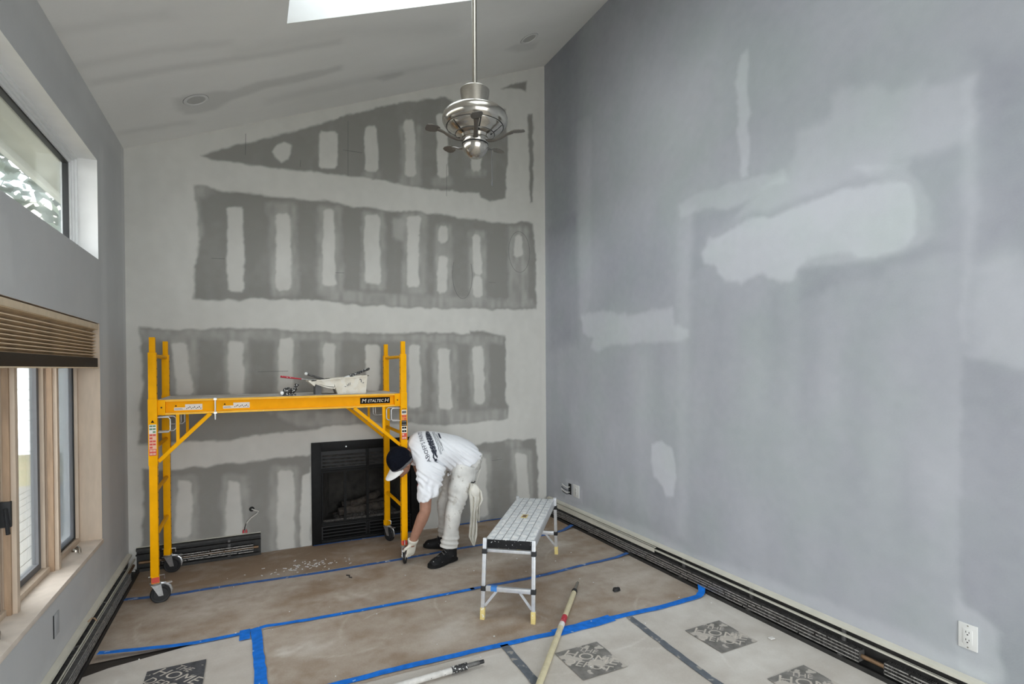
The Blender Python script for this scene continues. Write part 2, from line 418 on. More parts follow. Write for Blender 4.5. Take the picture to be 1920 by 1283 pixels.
def rough_xy(u, v, amp=1.0, seed=1):
    du = amp*(0.035*vnoise(u, v, 0.09, seed) + 0.018*vnoise(u, v, 0.03, seed+1))
    dv = amp*(0.035*vnoise(u, v, 0.09, seed+2) + 0.018*vnoise(u, v, 0.03, seed+3))
    return u+du, v+dv

def grid_mesh(name, P, val, keep, material):
    """P (nu, nv, 3) points, val (nu, nv) attribute, keep (nu-1, nv-1) faces"""
    nu, nv = P.shape[:2]
    idx = np.arange(nu*nv).reshape(nu, nv)
    q = np.stack([idx[:-1,:-1], idx[1:,:-1], idx[1:,1:], idx[:-1,1:]], -1)[keep]
    me = bpy.data.meshes.new(name)
    me.vertices.add(nu*nv); me.vertices.foreach_set('co', P.reshape(-1).astype(np.float32))
    nf = len(q)
    me.loops.add(nf*4); me.loops.foreach_set('vertex_index', q.reshape(-1).astype(np.int32))
    me.polygons.add(nf); me.polygons.foreach_set('loop_start', np.arange(0, nf*4, 4, dtype=np.int32))
    try: me.polygons.foreach_set('loop_total', np.full(nf, 4, dtype=np.int32))
    except Exception: pass
    me.update(calc_edges=True)
    at = me.attributes.new('mud', 'FLOAT', 'POINT')
    at.data.foreach_set('value', val.reshape(-1).astype(np.float32))
    me.validate()
    me.materials.append(material)
    return bpy.data.objects.new(name, me)

BACK_GRAY=[
  [(-0.37, 3.48), (-0.2, 3.56), (0.01, 3.65), (0.41, 3.84), (0.6, 3.93), (0.99, 4.13), (1.4, 4.3), (1.63, 4.38), (1.81, 4.44), (1.9, 4.42), (1.98, 4.38), (2.21, 4.41), (2.51, 4.45), (2.53, 4.14), (2.53, 3.91), (2.51, 3.67), (2.5, 3.49), (2.33, 3.44), (2.22, 3.45), (2.2, 3.51), (1.79, 3.47), (1.45, 3.47), (1.19, 3.49), (0.78, 3.48), (0.41, 3.46), (0.01, 3.45), (-0.28, 3.45)] ,
  [(2.46, 4.67), (2.62, 4.77), (2.78, 4.82), (2.76, 4.71), (2.67, 4.71), (2.56, 4.69)] ,
  [(2.79, 4.47), (2.85, 4.48), (2.85, 3.96), (2.84, 3.49), (2.81, 3.48), (2.8, 3.95)] ,
  [(-0.42, 3.21), (-0.31, 3.21), (-0.26, 3.19), (-0.12, 3.2), (0.14, 3.19), (0.4, 3.2), (0.64, 3.22), (0.78, 3.21), (0.9, 3.19), (1.03, 3.21), (1.18, 3.19), (1.51, 3.22), (1.62, 3.22), (1.79, 3.23), (1.96, 3.21), (2.52, 3.22), (2.78, 3.27), (2.83, 3.25), (2.87, 2.95), (2.88, 2.66), (2.88, 2.3), (2.58, 2.28), (1.78, 2.26), (1.39, 2.25), (1.18, 2.26), (0.97, 2.25), (0.77, 2.27), (0.4, 2.28), (0.22, 2.27), (0.04, 2.27), (-0.21, 2.24), (-0.43, 2.25), (-0.43, 2.52), (-0.39, 2.7), (-0.4, 2.97)] ,
  [(-0.82, 2.0), (-0.68, 1.99), (-0.57, 1.98), (-0.29, 1.99), (-0.09, 2.01), (0.13, 2.0), (0.35, 2.0), (0.77, 1.98), (1.07, 1.99), (1.28, 1.99), (1.55, 2.01), (1.78, 2.0), (2.07, 2.0), (2.08, 2.03), (2.23, 2.04), (2.35, 2.01), (2.49, 1.99), (2.5, 1.82), (2.49, 1.26), (2.53, 1.22), (2.52, 1.08), (2.31, 1.07), (2.01, 1.06), (1.77, 1.05), (1.54, 1.08), (1.38, 1.1), (1.06, 1.11), (0.67, 1.1), (0.38, 1.07), (0.03, 1.05), (-0.18, 1.02), (-0.37, 1.03), (-0.69, 1.03), (-0.83, 1.03), (-0.82, 1.35), (-0.8, 1.62), (-0.82, 1.83)] ,
  [(-0.81, 0.83), (-0.64, 0.81), (-0.3, 0.81), (0.06, 0.83), (0.29, 0.84), (0.49, 0.85), (0.48, -0.03), (-0.84, -0.03), (-0.81, 0.39)] ,
  [(1.86, 0.78), (2.13, 0.82), (2.22, 0.83), (2.49, 0.85), (2.87, 0.84), (2.88, 0.68), (2.89, 0.38), (2.9, 0.16), (2.91, -0.06), (1.88, -0.03)] ,
]
BACK_LIGHT=[
  [(0.22, 3.66), (0.28, 3.7), (0.34, 3.68), (0.34, 3.61), (0.32, 3.55), (0.26, 3.51), (0.21, 3.55), (0.19, 3.59)] ,
  [(0.59, 3.83), (0.61, 3.86), (0.73, 3.88), (0.75, 3.86), (0.75, 3.71), (0.75, 3.56), (0.73, 3.53), (0.6, 3.51), (0.58, 3.53), (0.59, 3.68)] ,
  [(1.01, 3.97), (1.03, 3.99), (1.1, 4.01), (1.12, 3.98), (1.13, 3.79), (1.14, 3.59), (1.11, 3.56), (1.03, 3.55), (1.0, 3.57), (1.0, 3.77)] ,
  [(1.39, 4.1), (1.41, 4.13), (1.47, 4.14), (1.49, 4.12), (1.5, 3.86), (1.51, 3.6), (1.49, 3.57), (1.43, 3.56), (1.4, 3.58), (1.4, 3.84)] ,
  [(1.73, 4.22), (1.75, 4.25), (1.82, 4.26), (1.84, 4.24), (1.85, 3.94), (1.85, 3.64), (1.82, 3.61), (1.76, 3.6), (1.73, 3.62), (1.73, 3.92)] ,
  [(2.11, 4.3), (2.14, 4.32), (2.2, 4.34), (2.22, 4.31), (2.22, 4.04), (2.22, 3.77), (2.19, 3.74), (2.14, 3.73), (2.11, 3.75), (2.11, 4.02)] ,
  [(-0.18, 3.04), (-0.16, 3.06), (-0.07, 3.07), (-0.06, 3.05), (-0.05, 2.7), (-0.05, 2.36), (-0.07, 2.33), (-0.16, 2.33), (-0.18, 2.35), (-0.18, 2.69)] ,
  [(0.21, 3.02), (0.23, 3.04), (0.31, 3.05), (0.33, 3.03), (0.33, 2.71), (0.33, 2.39), (0.31, 2.37), (0.23, 2.36), (0.2, 2.39), (0.21, 2.7)] ,
  [(0.62, 3.11), (0.64, 3.13), (0.7, 3.14), (0.72, 3.12), (0.72, 2.78), (0.73, 2.45), (0.7, 2.43), (0.62, 2.42), (0.6, 2.44), (0.61, 2.77)] ,
  [(1.0, 3.1), (1.02, 3.13), (1.12, 3.14), (1.14, 3.11), (1.14, 2.81), (1.15, 2.5), (1.13, 2.47), (1.01, 2.47), (0.99, 2.49), (0.99, 2.79)] ,
  [(1.41, 3.15), (1.43, 3.17), (1.54, 3.18), (1.56, 3.16), (1.55, 3.08), (1.54, 3.01), (1.51, 2.98), (1.44, 2.97), (1.42, 3.0), (1.41, 3.07)] ,
  [(1.42, 2.97), (1.44, 2.99), (1.5, 3.0), (1.53, 2.98), (1.53, 2.74), (1.54, 2.49), (1.52, 2.47), (1.43, 2.46), (1.41, 2.49), (1.41, 2.73)] ,
  [(1.75, 3.09), (1.77, 3.11), (1.82, 3.12), (1.84, 3.09), (1.84, 3.03), (1.84, 2.97), (1.81, 2.94), (1.77, 2.93), (1.74, 2.96), (1.74, 3.02)] ,
  [(1.74, 2.79), (1.77, 2.81), (1.81, 2.81), (1.84, 2.79), (1.83, 2.62), (1.83, 2.45), (1.8, 2.42), (1.75, 2.41), (1.72, 2.44), (1.73, 2.61)] ,
  [(2.11, 3.03), (2.13, 3.06), (2.17, 3.06), (2.2, 3.03), (2.21, 2.85), (2.23, 2.66), (2.2, 2.63), (2.16, 2.63), (2.13, 2.66), (2.12, 2.84)] ,
  [(2.13, 2.59), (2.15, 2.62), (2.2, 2.62), (2.23, 2.59), (2.23, 2.51), (2.23, 2.42), (2.2, 2.39), (2.15, 2.39), (2.12, 2.42), (2.12, 2.5)] ,
  [(2.61, 3.08), (2.64, 3.11), (2.67, 3.11), (2.7, 3.09), (2.71, 2.99), (2.72, 2.9), (2.69, 2.87), (2.63, 2.86), (2.6, 2.89), (2.61, 2.98)] ,
  [(-0.6, 1.86), (-0.58, 1.87), (-0.51, 1.87), (-0.49, 1.85), (-0.47, 1.65), (-0.45, 1.45), (-0.47, 1.43), (-0.55, 1.43), (-0.57, 1.45), (-0.58, 1.65)] ,
  [(-0.18, 1.86), (-0.16, 1.88), (-0.08, 1.88), (-0.06, 1.86), (-0.06, 1.65), (-0.06, 1.44), (-0.08, 1.42), (-0.16, 1.42), (-0.18, 1.44), (-0.18, 1.65)] ,
  [(0.23, 1.91), (0.24, 1.92), (0.32, 1.93), (0.34, 1.9), (0.34, 1.67), (0.33, 1.44), (0.31, 1.42), (0.24, 1.42), (0.22, 1.45), (0.22, 1.67)] ,
  [(0.61, 1.86), (0.62, 1.88), (0.7, 1.88), (0.72, 1.85), (0.71, 1.64), (0.71, 1.43), (0.69, 1.41), (0.63, 1.41), (0.6, 1.44), (0.6, 1.64)] ,
  [(1.0, 1.86), (1.02, 1.88), (1.11, 1.88), (1.13, 1.86), (1.13, 1.65), (1.13, 1.44), (1.1, 1.41), (1.02, 1.42), (1.0, 1.44), (1.0, 1.65)] ,
  [(1.42, 1.86), (1.45, 1.88), (1.51, 1.88), (1.53, 1.86), (1.54, 1.57), (1.55, 1.27), (1.52, 1.25), (1.44, 1.25), (1.41, 1.28), (1.42, 1.57)] ,
  [(1.73, 1.83), (1.75, 1.85), (1.82, 1.85), (1.85, 1.83), (1.86, 1.53), (1.88, 1.24), (1.85, 1.21), (1.75, 1.22), (1.73, 1.24), (1.73, 1.54)] ,
  [(2.11, 1.85), (2.14, 1.87), (2.21, 1.87), (2.23, 1.84), (2.24, 1.56), (2.25, 1.28), (2.22, 1.25), (2.15, 1.26), (2.12, 1.29), (2.12, 1.56)] ,
  [(-0.57, 0.69), (-0.56, 0.71), (-0.48, 0.7), (-0.46, 0.68), (-0.47, 0.46), (-0.48, 0.24), (-0.5, 0.22), (-0.57, 0.23), (-0.59, 0.25), (-0.58, 0.47)] ,
  [(-0.2, 0.65), (-0.19, 0.67), (-0.12, 0.66), (-0.1, 0.64), (-0.09, 0.41), (-0.08, 0.19), (-0.11, 0.17), (-0.2, 0.18), (-0.22, 0.21), (-0.21, 0.43)] ,
  [(0.2, 0.7), (0.22, 0.72), (0.32, 0.71), (0.34, 0.68), (0.34, 0.34), (0.34, -0.01), (0.32, -0.03), (0.22, -0.01), (0.19, 0.02), (0.2, 0.35)] ,
  [(0.42, 0.66), (0.49, 0.68), (0.48, -0.03), (0.39, -0.03), (0.39, 0.38)] ,
  [(2.14, 0.67), (2.17, 0.69), (2.22, 0.69), (2.25, 0.66), (2.26, 0.36), (2.27, 0.06), (2.24, 0.04), (2.14, 0.05), (2.11, 0.08), (2.13, 0.37)] ,
  [(2.61, 0.68), (2.63, 0.7), (2.72, 0.69), (2.75, 0.66), (2.76, 0.42), (2.78, 0.18), (2.74, 0.15), (2.66, 0.16), (2.63, 0.19), (2.62, 0.43)] ,
]
BACK_THIN=[
  [(0.98, 3.52), (1.0, 3.55), (1.15, 3.57), (1.17, 3.54), (1.17, 3.53), (1.17, 3.52), (1.14, 3.49), (1.01, 3.47), (0.98, 3.5), (0.98, 3.51)] ,
  [(1.35, 4.04), (1.37, 4.06), (1.55, 4.1), (1.57, 4.07), (1.56, 3.79), (1.56, 3.51), (1.53, 3.48), (1.37, 3.45), (1.34, 3.48), (1.35, 3.75)] ,
  [(2.05, 3.71), (2.08, 3.73), (2.24, 3.76), (2.27, 3.74), (2.27, 3.72), (2.27, 3.7), (2.24, 3.67), (2.08, 3.65), (2.05, 3.67), (2.05, 3.69)] ,
  [(1.68, 3.58), (1.7, 3.61), (1.88, 3.64), (1.91, 3.61), (1.91, 3.59), (1.91, 3.56), (1.88, 3.53), (1.7, 3.5), (1.67, 3.53), (1.68, 3.55)] ,
  [(-0.42, 3.2), (-0.3, 3.22), (-0.28, 3.15), (-0.38, 3.11), (-0.36, 2.8), (-0.4, 2.73)] ,
  [(0.13, 3.12), (0.15, 3.14), (0.37, 3.17), (0.39, 3.14), (0.39, 2.74), (0.4, 2.33), (0.37, 2.31), (0.19, 2.3), (0.17, 2.32), (0.15, 2.72)] ,
  [(0.57, 3.15), (0.58, 3.17), (0.76, 3.19), (0.78, 3.17), (0.79, 2.76), (0.8, 2.36), (0.77, 2.33), (0.58, 2.32), (0.56, 2.34), (0.56, 2.74)] ,
  [(0.96, 3.14), (0.98, 3.16), (1.17, 3.19), (1.19, 3.16), (1.2, 2.8), (1.2, 2.44), (1.17, 2.41), (0.98, 2.4), (0.95, 2.42), (0.96, 2.78)] ,
  [(1.26, 3.1), (1.28, 3.13), (1.38, 3.14), (1.41, 3.11), (1.41, 3.03), (1.4, 2.95), (1.38, 2.92), (1.29, 2.92), (1.26, 2.94), (1.26, 3.02)] ,
  [(1.37, 3.17), (1.39, 3.19), (1.59, 3.22), (1.62, 3.19), (1.61, 2.81), (1.61, 2.42), (1.58, 2.39), (1.39, 2.38), (1.36, 2.41), (1.37, 2.79)] ,
  [(1.7, 3.1), (1.72, 3.12), (1.87, 3.14), (1.89, 3.11), (1.89, 2.74), (1.88, 2.37), (1.86, 2.34), (1.72, 2.33), (1.69, 2.36), (1.7, 2.72)] ,
  [(2.07, 3.07), (2.09, 3.1), (2.25, 3.11), (2.28, 3.09), (2.27, 2.73), (2.27, 2.37), (2.24, 2.34), (2.11, 2.33), (2.08, 2.36), (2.07, 2.71)] ,
  [(2.52, 3.16), (2.54, 3.19), (2.77, 3.21), (2.79, 3.18), (2.78, 2.8), (2.78, 2.41), (2.74, 2.38), (2.58, 2.37), (2.54, 2.4), (2.53, 2.78)] ,
  [(0.58, 2.29), (0.77, 2.39), (1.39, 2.38), (2.2, 2.38), (2.84, 2.4), (2.87, 2.31), (1.78, 2.26), (1.18, 2.26)] ,
  [(-0.82, 1.98), (0.13, 1.99), (1.28, 1.98), (2.47, 1.99), (2.47, 1.9), (1.28, 1.91), (0.12, 1.91), (-0.81, 1.88)] ,
  [(-0.62, 1.88), (-0.61, 1.9), (-0.43, 1.9), (-0.41, 1.88), (-0.41, 1.66), (-0.41, 1.43), (-0.43, 1.41), (-0.58, 1.41), (-0.6, 1.44), (-0.61, 1.66)] ,
  [(-0.21, 1.89), (-0.2, 1.91), (-0.04, 1.91), (-0.02, 1.89), (-0.02, 1.65), (-0.03, 1.42), (-0.05, 1.4), (-0.2, 1.4), (-0.22, 1.42), (-0.21, 1.65)] ,
  [(0.19, 1.92), (0.21, 1.94), (0.37, 1.95), (0.39, 1.92), (0.39, 1.68), (0.39, 1.43), (0.36, 1.41), (0.21, 1.41), (0.19, 1.44), (0.19, 1.68)] ,
  [(0.57, 1.89), (0.59, 1.91), (0.75, 1.91), (0.77, 1.89), (0.77, 1.66), (0.77, 1.42), (0.74, 1.4), (0.59, 1.4), (0.56, 1.43), (0.57, 1.66)] ,
  [(1.37, 1.89), (1.39, 1.91), (1.58, 1.92), (1.61, 1.89), (1.6, 1.56), (1.6, 1.23), (1.57, 1.2), (1.39, 1.21), (1.36, 1.24), (1.37, 1.56)] ,
  [(1.67, 1.88), (1.7, 1.9), (1.92, 1.9), (1.94, 1.87), (1.94, 1.54), (1.94, 1.2), (1.91, 1.17), (1.7, 1.18), (1.67, 1.21), (1.67, 1.54)] ,
  [(2.07, 1.9), (2.1, 1.93), (2.28, 1.93), (2.31, 1.9), (2.3, 1.57), (2.3, 1.24), (2.27, 1.21), (2.1, 1.22), (2.07, 1.25), (2.07, 1.57)] ,
  [(0.12, 1.27), (1.38, 1.19), (2.5, 1.19), (2.52, 1.08), (1.77, 1.05), (1.06, 1.11), (0.38, 1.11)] ,
  [(-0.62, 0.75), (-0.61, 0.76), (-0.43, 0.75), (-0.42, 0.72), (-0.42, 0.45), (-0.42, 0.18), (-0.44, 0.16), (-0.61, 0.18), (-0.63, 0.21), (-0.63, 0.48)] ,
  [(-0.25, 0.71), (-0.23, 0.73), (-0.05, 0.71), (-0.03, 0.69), (-0.04, 0.41), (-0.04, 0.14), (-0.06, 0.12), (-0.23, 0.15), (-0.25, 0.17), (-0.25, 0.44)] ,
  [(0.14, 0.75), (0.15, 0.77), (0.36, 0.75), (0.38, 0.73), (0.38, 0.35), (0.37, -0.02), (0.35, -0.04), (0.15, -0.01), (0.13, 0.02), (0.13, 0.38)] ,
  [(2.48, 0.84), (2.69, 0.84), (2.69, 0.76), (2.57, 0.75), (2.49, 0.79)] ,
  [(2.08, 0.72), (2.1, 0.74), (2.3, 0.72), (2.32, 0.69), (2.32, 0.36), (2.32, 0.03), (2.29, 0.0), (2.1, 0.03), (2.07, 0.06), (2.07, 0.39)] ,
  [(2.55, 0.73), (2.58, 0.75), (2.81, 0.73), (2.83, 0.7), (2.83, 0.42), (2.83, 0.14), (2.8, 0.12), (2.58, 0.14), (2.55, 0.17), (2.55, 0.45)] ,
]
RIGHT_PATCH=[
  (-0.45, 0.12, [(5.27, 5.19), (4.56, 5.03), (4.57, 3.74), (4.61, 3.11), (5.17, 3.18), (5.26, 3.99)]) ,
  (-0.3, 0.05, [(5.22, 3.2), (4.61, 3.21), (4.57, 2.34), (4.58, 1.91), (5.18, 1.82)]) ,
  (-0.3, 0.3, [(4.82, 5.12), (3.83, 5.18), (2.85, 4.52), (3.76, 4.58), (4.57, 4.12)]) ,
  (0.15, 0.02, [(4.59, 4.13), (4.33, 4.1), (4.36, 3.67), (4.37, 2.32), (4.49, 2.12), (4.58, 2.13), (4.6, 3.21)]) ,
  (-0.22, 0.15, [(4.25, 3.02), (3.24, 2.69), (3.23, 2.18), (3.43, 2.12), (4.17, 2.22)]) ,
  (0.45, 0.015, [(4.54, 2.17), (4.17, 2.18), (3.93, 2.12), (3.63, 2.1), (3.43, 2.12), (3.24, 2.12), (3.22, 1.97), (3.08, 1.92), (3.06, 1.87), (3.19, 1.84), (3.6, 1.86), (3.78, 1.84), (4.01, 1.86), (4.26, 1.79), (4.37, 1.84), (4.33, 1.92), (4.51, 2.0)]) ,
  (0.2, 0.03, [(3.19, 2.91), (3.01, 2.84), (3.04, 2.32), (3.07, 1.35), (3.09, 0.32), (3.19, 0.33), (3.19, 1.84)]) ,
  (0.28, 0.012, [(3.17, 2.92), (3.01, 2.93), (2.76, 2.92), (2.53, 2.9), (2.25, 2.87), (2.22, 2.78), (2.37, 2.79), (2.58, 2.76), (2.71, 2.74), (2.86, 2.79), (3.04, 2.81), (3.15, 2.79)]) ,
  (0.25, 0.02, [(2.22, 2.86), (2.17, 2.97), (2.17, 3.08), (1.95, 3.06), (1.94, 3.19), (1.9, 3.22), (1.72, 3.15), (1.63, 3.07), (1.48, 3.05), (1.47, 3.01), (1.28, 2.98), (1.28, 2.8), (1.28, 2.69), (1.42, 2.68), (1.56, 2.68), (1.8, 2.67), (2.18, 2.67), (2.37, 2.65), (2.62, 2.68), (2.53, 2.75)]) ,
  (-0.2, 0.03, [(3.02, 2.8), (2.76, 2.75), (2.53, 2.74), (2.67, 2.67), (2.86, 2.6), (2.93, 2.5), (2.91, 2.38), (3.03, 2.32)]) ,
  (0.55, 0.012, [(2.93, 2.49), (2.86, 2.57), (2.76, 2.57), (2.53, 2.63), (2.33, 2.6), (2.22, 2.61), (1.83, 2.64), (1.67, 2.61), (1.56, 2.58), (1.53, 2.54), (1.53, 2.31), (1.56, 2.26), (1.71, 2.24), (1.8, 2.25), (1.83, 2.28), (2.08, 2.3), (2.15, 2.25), (2.18, 2.17), (2.27, 2.17), (2.37, 2.21), (2.41, 2.25), (2.49, 2.24), (2.58, 2.21), (2.71, 2.24), (2.79, 2.31), (2.8, 2.36), (2.9, 2.4)]) ,
  (0.2, 0.012, [(1.83, 2.75), (1.56, 2.67), (1.5, 2.58), (1.46, 2.45), (1.46, 2.28), (1.56, 2.23), (1.71, 2.21), (1.95, 2.23), (2.13, 2.25), (2.08, 2.3), (1.56, 2.26), (1.53, 2.54), (1.69, 2.62)]) ,
  (-0.2, 0.02, [(2.15, 2.24), (1.71, 2.2), (1.46, 2.26), (1.33, 2.19), (1.54, 2.17), (1.71, 2.12), (1.95, 2.09), (2.13, 2.05)]) ,
  (0.5, 0.01, [(2.58, 3.74), (2.53, 3.76), (2.51, 3.66), (2.52, 3.56), (2.52, 3.49), (2.51, 3.38), (2.52, 3.27), (2.52, 3.18), (2.52, 3.06), (2.53, 2.92), (2.58, 2.92), (2.59, 3.09), (2.62, 3.24), (2.6, 3.42), (2.62, 3.6)]) ,
  (0.22, 0.015, [(1.32, 3.0), (1.27, 2.97), (1.27, 2.2), (1.3, 1.96), (1.31, 1.76), (1.33, 1.76), (1.32, 2.21)]) ,
  (-0.15, 0.04, [(1.59, 2.7), (1.32, 2.7), (1.33, 2.24), (1.45, 2.26), (1.46, 2.46)]) ,
  (-0.3, 0.06, [(1.27, 3.08), (1.03, 2.95), (1.03, 2.1), (1.14, 2.18), (1.27, 2.17)]) ,
  (0.18, 0.03, [(1.27, 2.1), (1.17, 2.17), (1.03, 2.06), (1.03, 1.61), (1.13, 1.63), (1.27, 1.69), (1.28, 1.95)]) ,
  (-0.28, 0.01, [(1.32, 1.68), (1.27, 1.68), (1.13, 1.63), (1.03, 1.61), (1.03, 0.17), (1.17, 0.18), (1.18, 0.46), (1.3, 0.51), (1.33, 0.6), (1.33, 1.11)]) ,
  (0.22, 0.01, [(1.33, 0.6), (1.3, 0.51), (1.2, 0.48), (1.18, 0.34), (1.16, 0.21), (1.33, 0.2), (1.36, 0.33)]) ,
  (0.6, 0.006, [(3.49, 1.0), (3.37, 1.04), (3.26, 1.0), (3.21, 0.88), (3.2, 0.76), (3.24, 0.63), (3.31, 0.59), (3.35, 0.66), (3.46, 0.73), (3.49, 0.85)]) ,
  (0.3, 0.02, [(5.08, 0.25), (4.27, 0.23), (3.64, 0.28), (3.02, 0.22), (2.15, 0.27), (1.56, 0.27), (1.21, 0.25), (1.19, 0.19), (1.56, 0.17), (2.15, 0.17), (3.02, 0.18), (4.02, 0.15), (5.08, 0.15)]) ,
  (0.3, 0.01, [(4.84, 0.45), (4.63, 0.47), (4.53, 0.39), (4.53, 0.26), (4.86, 0.24)]) ,
  (-0.12, 0.05, [(2.37, 2.15), (2.25, 2.15), (2.26, 1.4), (2.35, 1.39)]) ,
  (-0.12, 0.06, [(2.15, 2.06), (2.04, 2.08), (2.06, 1.29), (2.15, 1.28)]) ,
  (-0.1, 0.08, [(1.83, 2.02), (1.71, 2.05), (1.75, 1.03), (1.83, 1.01)]) ,
  (-0.1, 0.1, [(1.58, 1.99), (1.53, 2.0), (1.54, 0.79), (1.58, 0.78)]) ,
  (-0.12, 0.06, [(2.81, 2.13), (2.71, 2.12), (2.74, 1.22), (2.81, 1.21)]) ,
  (-0.1, 0.08, [(4.09, 1.69), (3.78, 1.73), (3.81, 1.11), (4.1, 1.09)]) ,
  (0.12, 0.06, [(3.7, 1.78), (3.53, 1.82), (3.54, 0.42), (3.68, 0.41)]) ,
  (0.1, 0.1, [(2.53, 2.1), (2.41, 2.09), (2.43, 0.55), (2.54, 0.52)]) ,
  (0.25, 0.3, [(3.62, 4.09), (2.86, 3.91), (2.86, 3.03), (3.63, 3.05)]) ,
]
CEIL_PATCH=[
  (-0.3, 0.04, [(-0.9, 4.13), (-0.42, 4.1), (0.12, 4.11), (0.61, 4.07), (0.62, 4.14), (0.12, 4.18), (-0.42, 4.18), (-0.9, 4.21)]) ,
  (-0.2, 0.06, [(-0.94, 3.57), (-0.68, 3.53), (-0.39, 3.52), (-0.39, 3.58), (-0.7, 3.61), (-0.93, 3.64)]) ,
  (-0.22, 0.05, [(-0.91, 3.92), (-0.48, 3.87), (-0.11, 3.89), (-0.11, 3.96), (-0.49, 3.94), (-0.91, 3.99)]) ,
  (-0.4, 0.03, [(-0.49, 4.56), (-0.42, 4.54), (-0.24, 4.55), (-0.13, 4.6), (0.05, 4.52), (0.67, 4.47), (0.69, 4.56), (0.36, 4.64), (0.13, 4.64), (-0.14, 4.76), (-0.25, 4.87), (-0.44, 4.86), (-0.49, 4.76)]) ,
  (-0.25, 0.05, [(-0.88, 4.93), (-0.62, 4.93), (-0.41, 4.96), (-0.41, 5.04), (-0.63, 5.02), (-0.88, 4.99)]) ,
  (-0.2, 0.06, [(0.13, 4.83), (0.71, 4.73), (1.26, 4.72), (1.77, 4.74), (1.8, 4.8), (1.29, 4.83), (0.73, 4.88), (0.14, 4.93)]) ,
  (-0.3, 0.03, [(0.99, 4.79), (1.23, 4.77), (1.29, 4.85), (1.11, 4.9)]) ,
  (-0.3, 0.04, [(2.25, 4.69), (2.33, 4.62), (2.59, 4.65), (2.6, 4.79), (2.42, 4.8)]) ,
  (-0.15, 0.08, [(-0.08, 4.0), (0.59, 3.91), (1.52, 4.06), (1.59, 4.23), (0.61, 4.07), (-0.08, 4.13)]) ,
]


FP = (0.49, 1.51, 0.955)                     # fireplace x0 x1 height
FB = (0.575, 1.425, 0.185, 0.685)            # firebox opening x0 x1 z0 z1

# ---- wall_back
xs = np.linspace(XL, XR, 400); ts = np.linspace(0, 1, 480)
X, T = np.meshgrid(xs, ts, indexing='ij')
Z = T*(HL+(X-XL)*SL)
rx, rz = rough_xy(X, Z, 0.62, 11)
rx2, rz2 = rough_xy(X, Z, 0.5, 31)
val = np.full(X.shape, 0.92)
gm = np.zeros(X.shape)
for p in BACK_GRAY: gm = np.maximum(gm, poly_mask(rx, rz, p, 0.016))
val = val*(1-gm) + 0.0*gm
for p in BACK_THIN:
    k = poly_mask(rx, rz, p, 0.03)*gm*0.85
    val = val*(1-k) + (0.30+0.3*vnoise(X*3, Z, 0.11, 5))*k
for p in BACK_LIGHT:
    k = poly_mask(rx2, rz2, p, 0.012)
    val = val*(1-k) + 0.86*k
val += 0.10*vnoise(X, Z, 0.5, 3) + 0.08*vnoise(X*2.5, Z, 0.16, 4) + 0.05*vnoise(X, Z, 0.05, 6)
val = np.clip(val, 0, 1.1)
# light bead of the inside corners
val = np.where((X > XR-0.05), np.maximum(val, 0.95), val)
P = np.stack([X, np.full(X.shape, YB), Z], -1)
cx = (X[:-1,:-1]+X[1:,1:])/2; cz = (Z[:-1,:-1]+Z[1:,1:])/2
keep = ~((cx > FB[0]-0.02) & (cx < FB[1]+0.02) & (cz > FB[2]-0.02) & (cz < FB[3]+0.02))
wall_back = link(grid_mesh('wall_back', P, val, keep, M['back'])); tag(wall_back, 'back wall of taped grey drywall with pale joint compound', kind='structure')

# pencil circles and lines left by the tapers
def pencil(pts): 
    MB().path(pts, 0.0016, 4, cap=False).build('pencil_mark', M['pencil'], wall_back)
def pcirc(cx_, cz_, rx_, rz_, a0=0, a1=360):
    pencil([(cx_+rx_*math.cos(math.radians(a)), YB-0.001, cz_+rz_*math.sin(math.radians(a))) for a in range(a0, a1+1, 12)])
pcirc(2.67, 2.92, 0.13, 0.225); pcirc(2.0, 2.62, 0.11, 0.25, 150, 390)
for (x_, z0_, z1_) in ((-0.03, 3.53, 3.72), (0.845, 3.48, 4.0), (1.83, 3.42, 3.75), (0.42, 3.5, 3.56)):
    pencil([(x_, YB-0.001, z0_), (x_+0.004, YB-0.001, z1_)])
for (x0_, x1_, z_) in ((0.80, 0.98, 3.72), (-0.30, -0.20, 2.60), (0.72, 0.80, 2.55), (2.30, 2.38, 2.56), (0.05, 0.30, 1.62), (2.32, 2.45, 0.64)):
    pencil([(x0_, YB-0.001, z_), (x1_, YB-0.001, z_+0.004)])

# ---- wall_right
ys = np.linspace(YF, YB, 540); ts = np.linspace(0, 1, 360)
Y, T = np.meshgrid(ys, ts, indexing='ij')
Z = T*HR
ry_, rz_ = rough_xy(Y, Z, 0.7, 51)
val = np.full(Y.shape, 0.52)
for v_, fe, p in RIGHT_PATCH:
    k = poly_mask(ry_, rz_, p, max(fe*1.7, 0.018))
    val = val + 0.8*v_*k
val = np.clip(val, 0.0, 1.0)
val += 0.14*vnoise(Y, Z*0.25, 0.13, 21)*np.clip(1.6-Z*0.5, 0.3, 1) + 0.14*vnoise(Y*0.7+Z*0.5, Z*0.8-Y*0.3, 0.5, 22) + 0.06*vnoise(Y, Z, 0.04, 23)
P = np.stack([np.full(Y.shape, XR), Y, Z], -1)
wall_right = link(grid_mesh('wall_right', P, val, np.ones((539, 359), bool), M['right'])); tag(wall_right, 'tall right wall skim coated blue grey with whiter patches', kind='structure')

